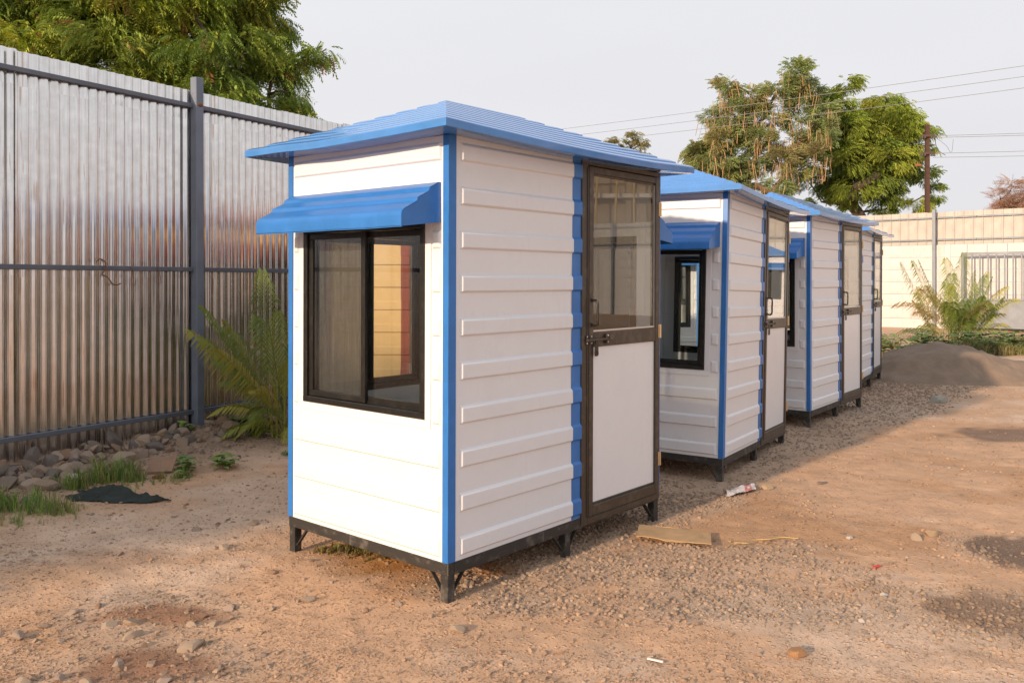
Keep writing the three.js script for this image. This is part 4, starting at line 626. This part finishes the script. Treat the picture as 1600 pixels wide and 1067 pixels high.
{ // broad-leaved weeds
  const R = rng(1601), leafShape = () => { const t = []; const seg = 5; for (let k = 0; k < seg; k++) { const w = (q) => .34 * Math.sin(Math.PI * Math.pow(q, .8)), a = k / seg, b = (k + 1) / seg, y = (q) => .35 * q - .55 * q * q; quad(t, [-w(a), y(a) + .08 * w(a), a], [0, y(a), a], [0, y(b), b], [-w(b), y(b) + .08 * w(b), b]); quad(t, [0, y(a), a], [w(a), y(a) + .08 * w(a), a], [w(b), y(b) + .08 * w(b), b], [0, y(b), b]); } return polyGeo(t); };
  const lg = leafShape(), mats = [[.17, .26, .04], [.2, .29, .045], [.12, .19, .035]].map(([r, g, b]) => new THREE.MeshPhysicalMaterial({ color: rgb(r, g, b), roughness: .6, transmission: .2, thickness: 0, side: THREE.DoubleSide }));
  const weed = (x, z, n, size, label, spread = .1) => { const root = group('weed'); root.position.set(x, ground(x, z), z); tag(root, label, 'weed', 'broad leaved weeds'); for (let k = 0; k < n; k++) { const m = mesh('leaf', lg, mats[Math.floor(R() * 3)], root); const a = R() * 6.28, q = R(); m.position.set(Math.cos(a) * spread * q, size * .9 * R() + .01, Math.sin(a) * spread * q); m.rotation.set(-.5 * R(), a + (R() - .5), 0, 'YXZ'); m.scale.setScalar(Math.min(size, .2) * (.6 + .6 * R())); } mesh('stem', tube([[0, -.01, 0], [.01, size * .4, .01], [0, size * .9, .02]], .004, 6, 5), mats[2], root); };
  weed(-2.5, -7.5, 34, .1, 'bright green leafy weed standing alone right of the leaning board', .13); weed(-2.78, -7.36, 40, .1, 'dark green leafy weed just right of the leaning board', .12); weed(-2.72, -7.1, 16, .06, 'low leafy weed right of the red brick piece', .1);
  weed(-3.28, -8.72, 26, .09, 'slender weed climbing at the foot of the fence post', .09); weed(-2.85, -8.85, 24, .09, 'small weed between the fence post and the palm', .12); weed(-2.1, -8.0, 14, .06, 'tiny weed on the earth beside the near palm', .1);
  for (const [x, z, l] of [[8.1, -19.3, 'bright green shrub low against the wall by the farthest cabin'], [9.3, -19.6, 'bright green shrub left of the bushy palm'], [10.6, -19.6, 'bright green shrub at the foot of the bushy palm'], [11.6, -20.2, 'bright green shrub right of the bushy palm foot']]) weed(x, z, 190, .5, l, .62);
  weed(6.15, -14.5, 16, .1, 'small weed by the legs of the farthest cabin', .15);
}

// ---------------------------------------------------------------- utility pole and wires
{
  const x = 18.3, z = -38, root = group('utility_pole'); root.position.set(x, 0, z); tag(root, 'rusty brown steel utility pole with crossarms behind the back wall', 'utility pole');
  const pm = new THREE.MeshStandardMaterial({ color: rgb(.17, .095, .07), map: stoneTex, roughness: .85 }), dm = new THREE.MeshStandardMaterial({ color: rgb(.08, .07, .065), roughness: .6 });
  mesh('pole', [bbox(-.085, .085, -.1, 8.55, -.02, .02, .004), box(-.085, -.06, -.1, 8.54, -.07, .07), box(.06, .085, -.1, 8.54, -.07, .07)], pm, root);
  for (const y of [8.05, 7.28]) { mesh('crossarm', [bbox(-.3, .3, y - .05, y + .05, .07, .13, .004)], pm, root); for (const q of [-.26, -.14, .14, .26]) { const c = new THREE.LatheGeometry([[0, 0], [.05, 0], [.055, .03], [.03, .05], [.05, .07], [.045, .11], [0, .13]].map(([r, h]) => new THREE.Vector2(r, h)), 10); c.translate(q, y - .12, .1); mesh('insulator', c, dm, root); } }
  const jc = bbox(-.55, -.3, 6.72, 6.82, 0, .12, .01); mesh('junction_box', jc, new THREE.MeshStandardMaterial({ color: rgb(.35, .13, .06), roughness: .8 }), root);
  mesh('drop_wires', [tube([[-.3, 8.0, .1], [-.42, 7.6, .1], [-.35, 7.1, .1], [-.38, 6.8, .1]], .012, 20, 5), tube([[.28, 7.95, .1], [.35, 7.6, .1], [.5, 7.35, .1], [.75, 7.2, .1]], .014, 20, 5), tube([[.28, 8.0, .1], [.8, 7.6, .1], [1.0, 7.3, .1], [1.1, 7.9, .1]], .007, 20, 5)], dm, root);
  const wm = new THREE.MeshStandardMaterial({ color: rgb(.25, .25, .26), roughness: .6 });
  const wire = (a, b, sag, r, label, grp) => { const pts = []; for (let k = 0; k <= 12; k++) { const q = k / 12; pts.push([lerp(a[0], b[0], q), lerp(a[1], b[1], q) - sag * 4 * q * (1 - q), lerp(a[2], b[2], q)]); } tag(mesh('overhead_wire', tube(pts, r, 36, 4), wm), label, 'wire', grp); };
  const s = [['uppermost', 8.05, 8.25, .26], ['second', 7.97, 8.1, .14], ['third', 7.28, 7.5, .26], ['lowest', 7.1, 7.15, .2]]; for (const [n, y0, y1, o] of s) wire([x + o, y0, z + .1], [x + 22, y1, z + 6], .15, .01, n + ' wire running right from the utility pole', 'wires from the pole');
  const q = [['uppermost', 8.95, 9.0], ['middle', 8.6, 8.72], ['lowest', 8.22, 8.42]]; q.forEach(([n, y0, y1], k) => wire([22, y0, -25], [-1 + k * .8, y1, -44], .12, .009, n + ' of three long wires crossing the sky behind the trees', 'wires crossing the sky'));
}
renderer.render(scene, camera);
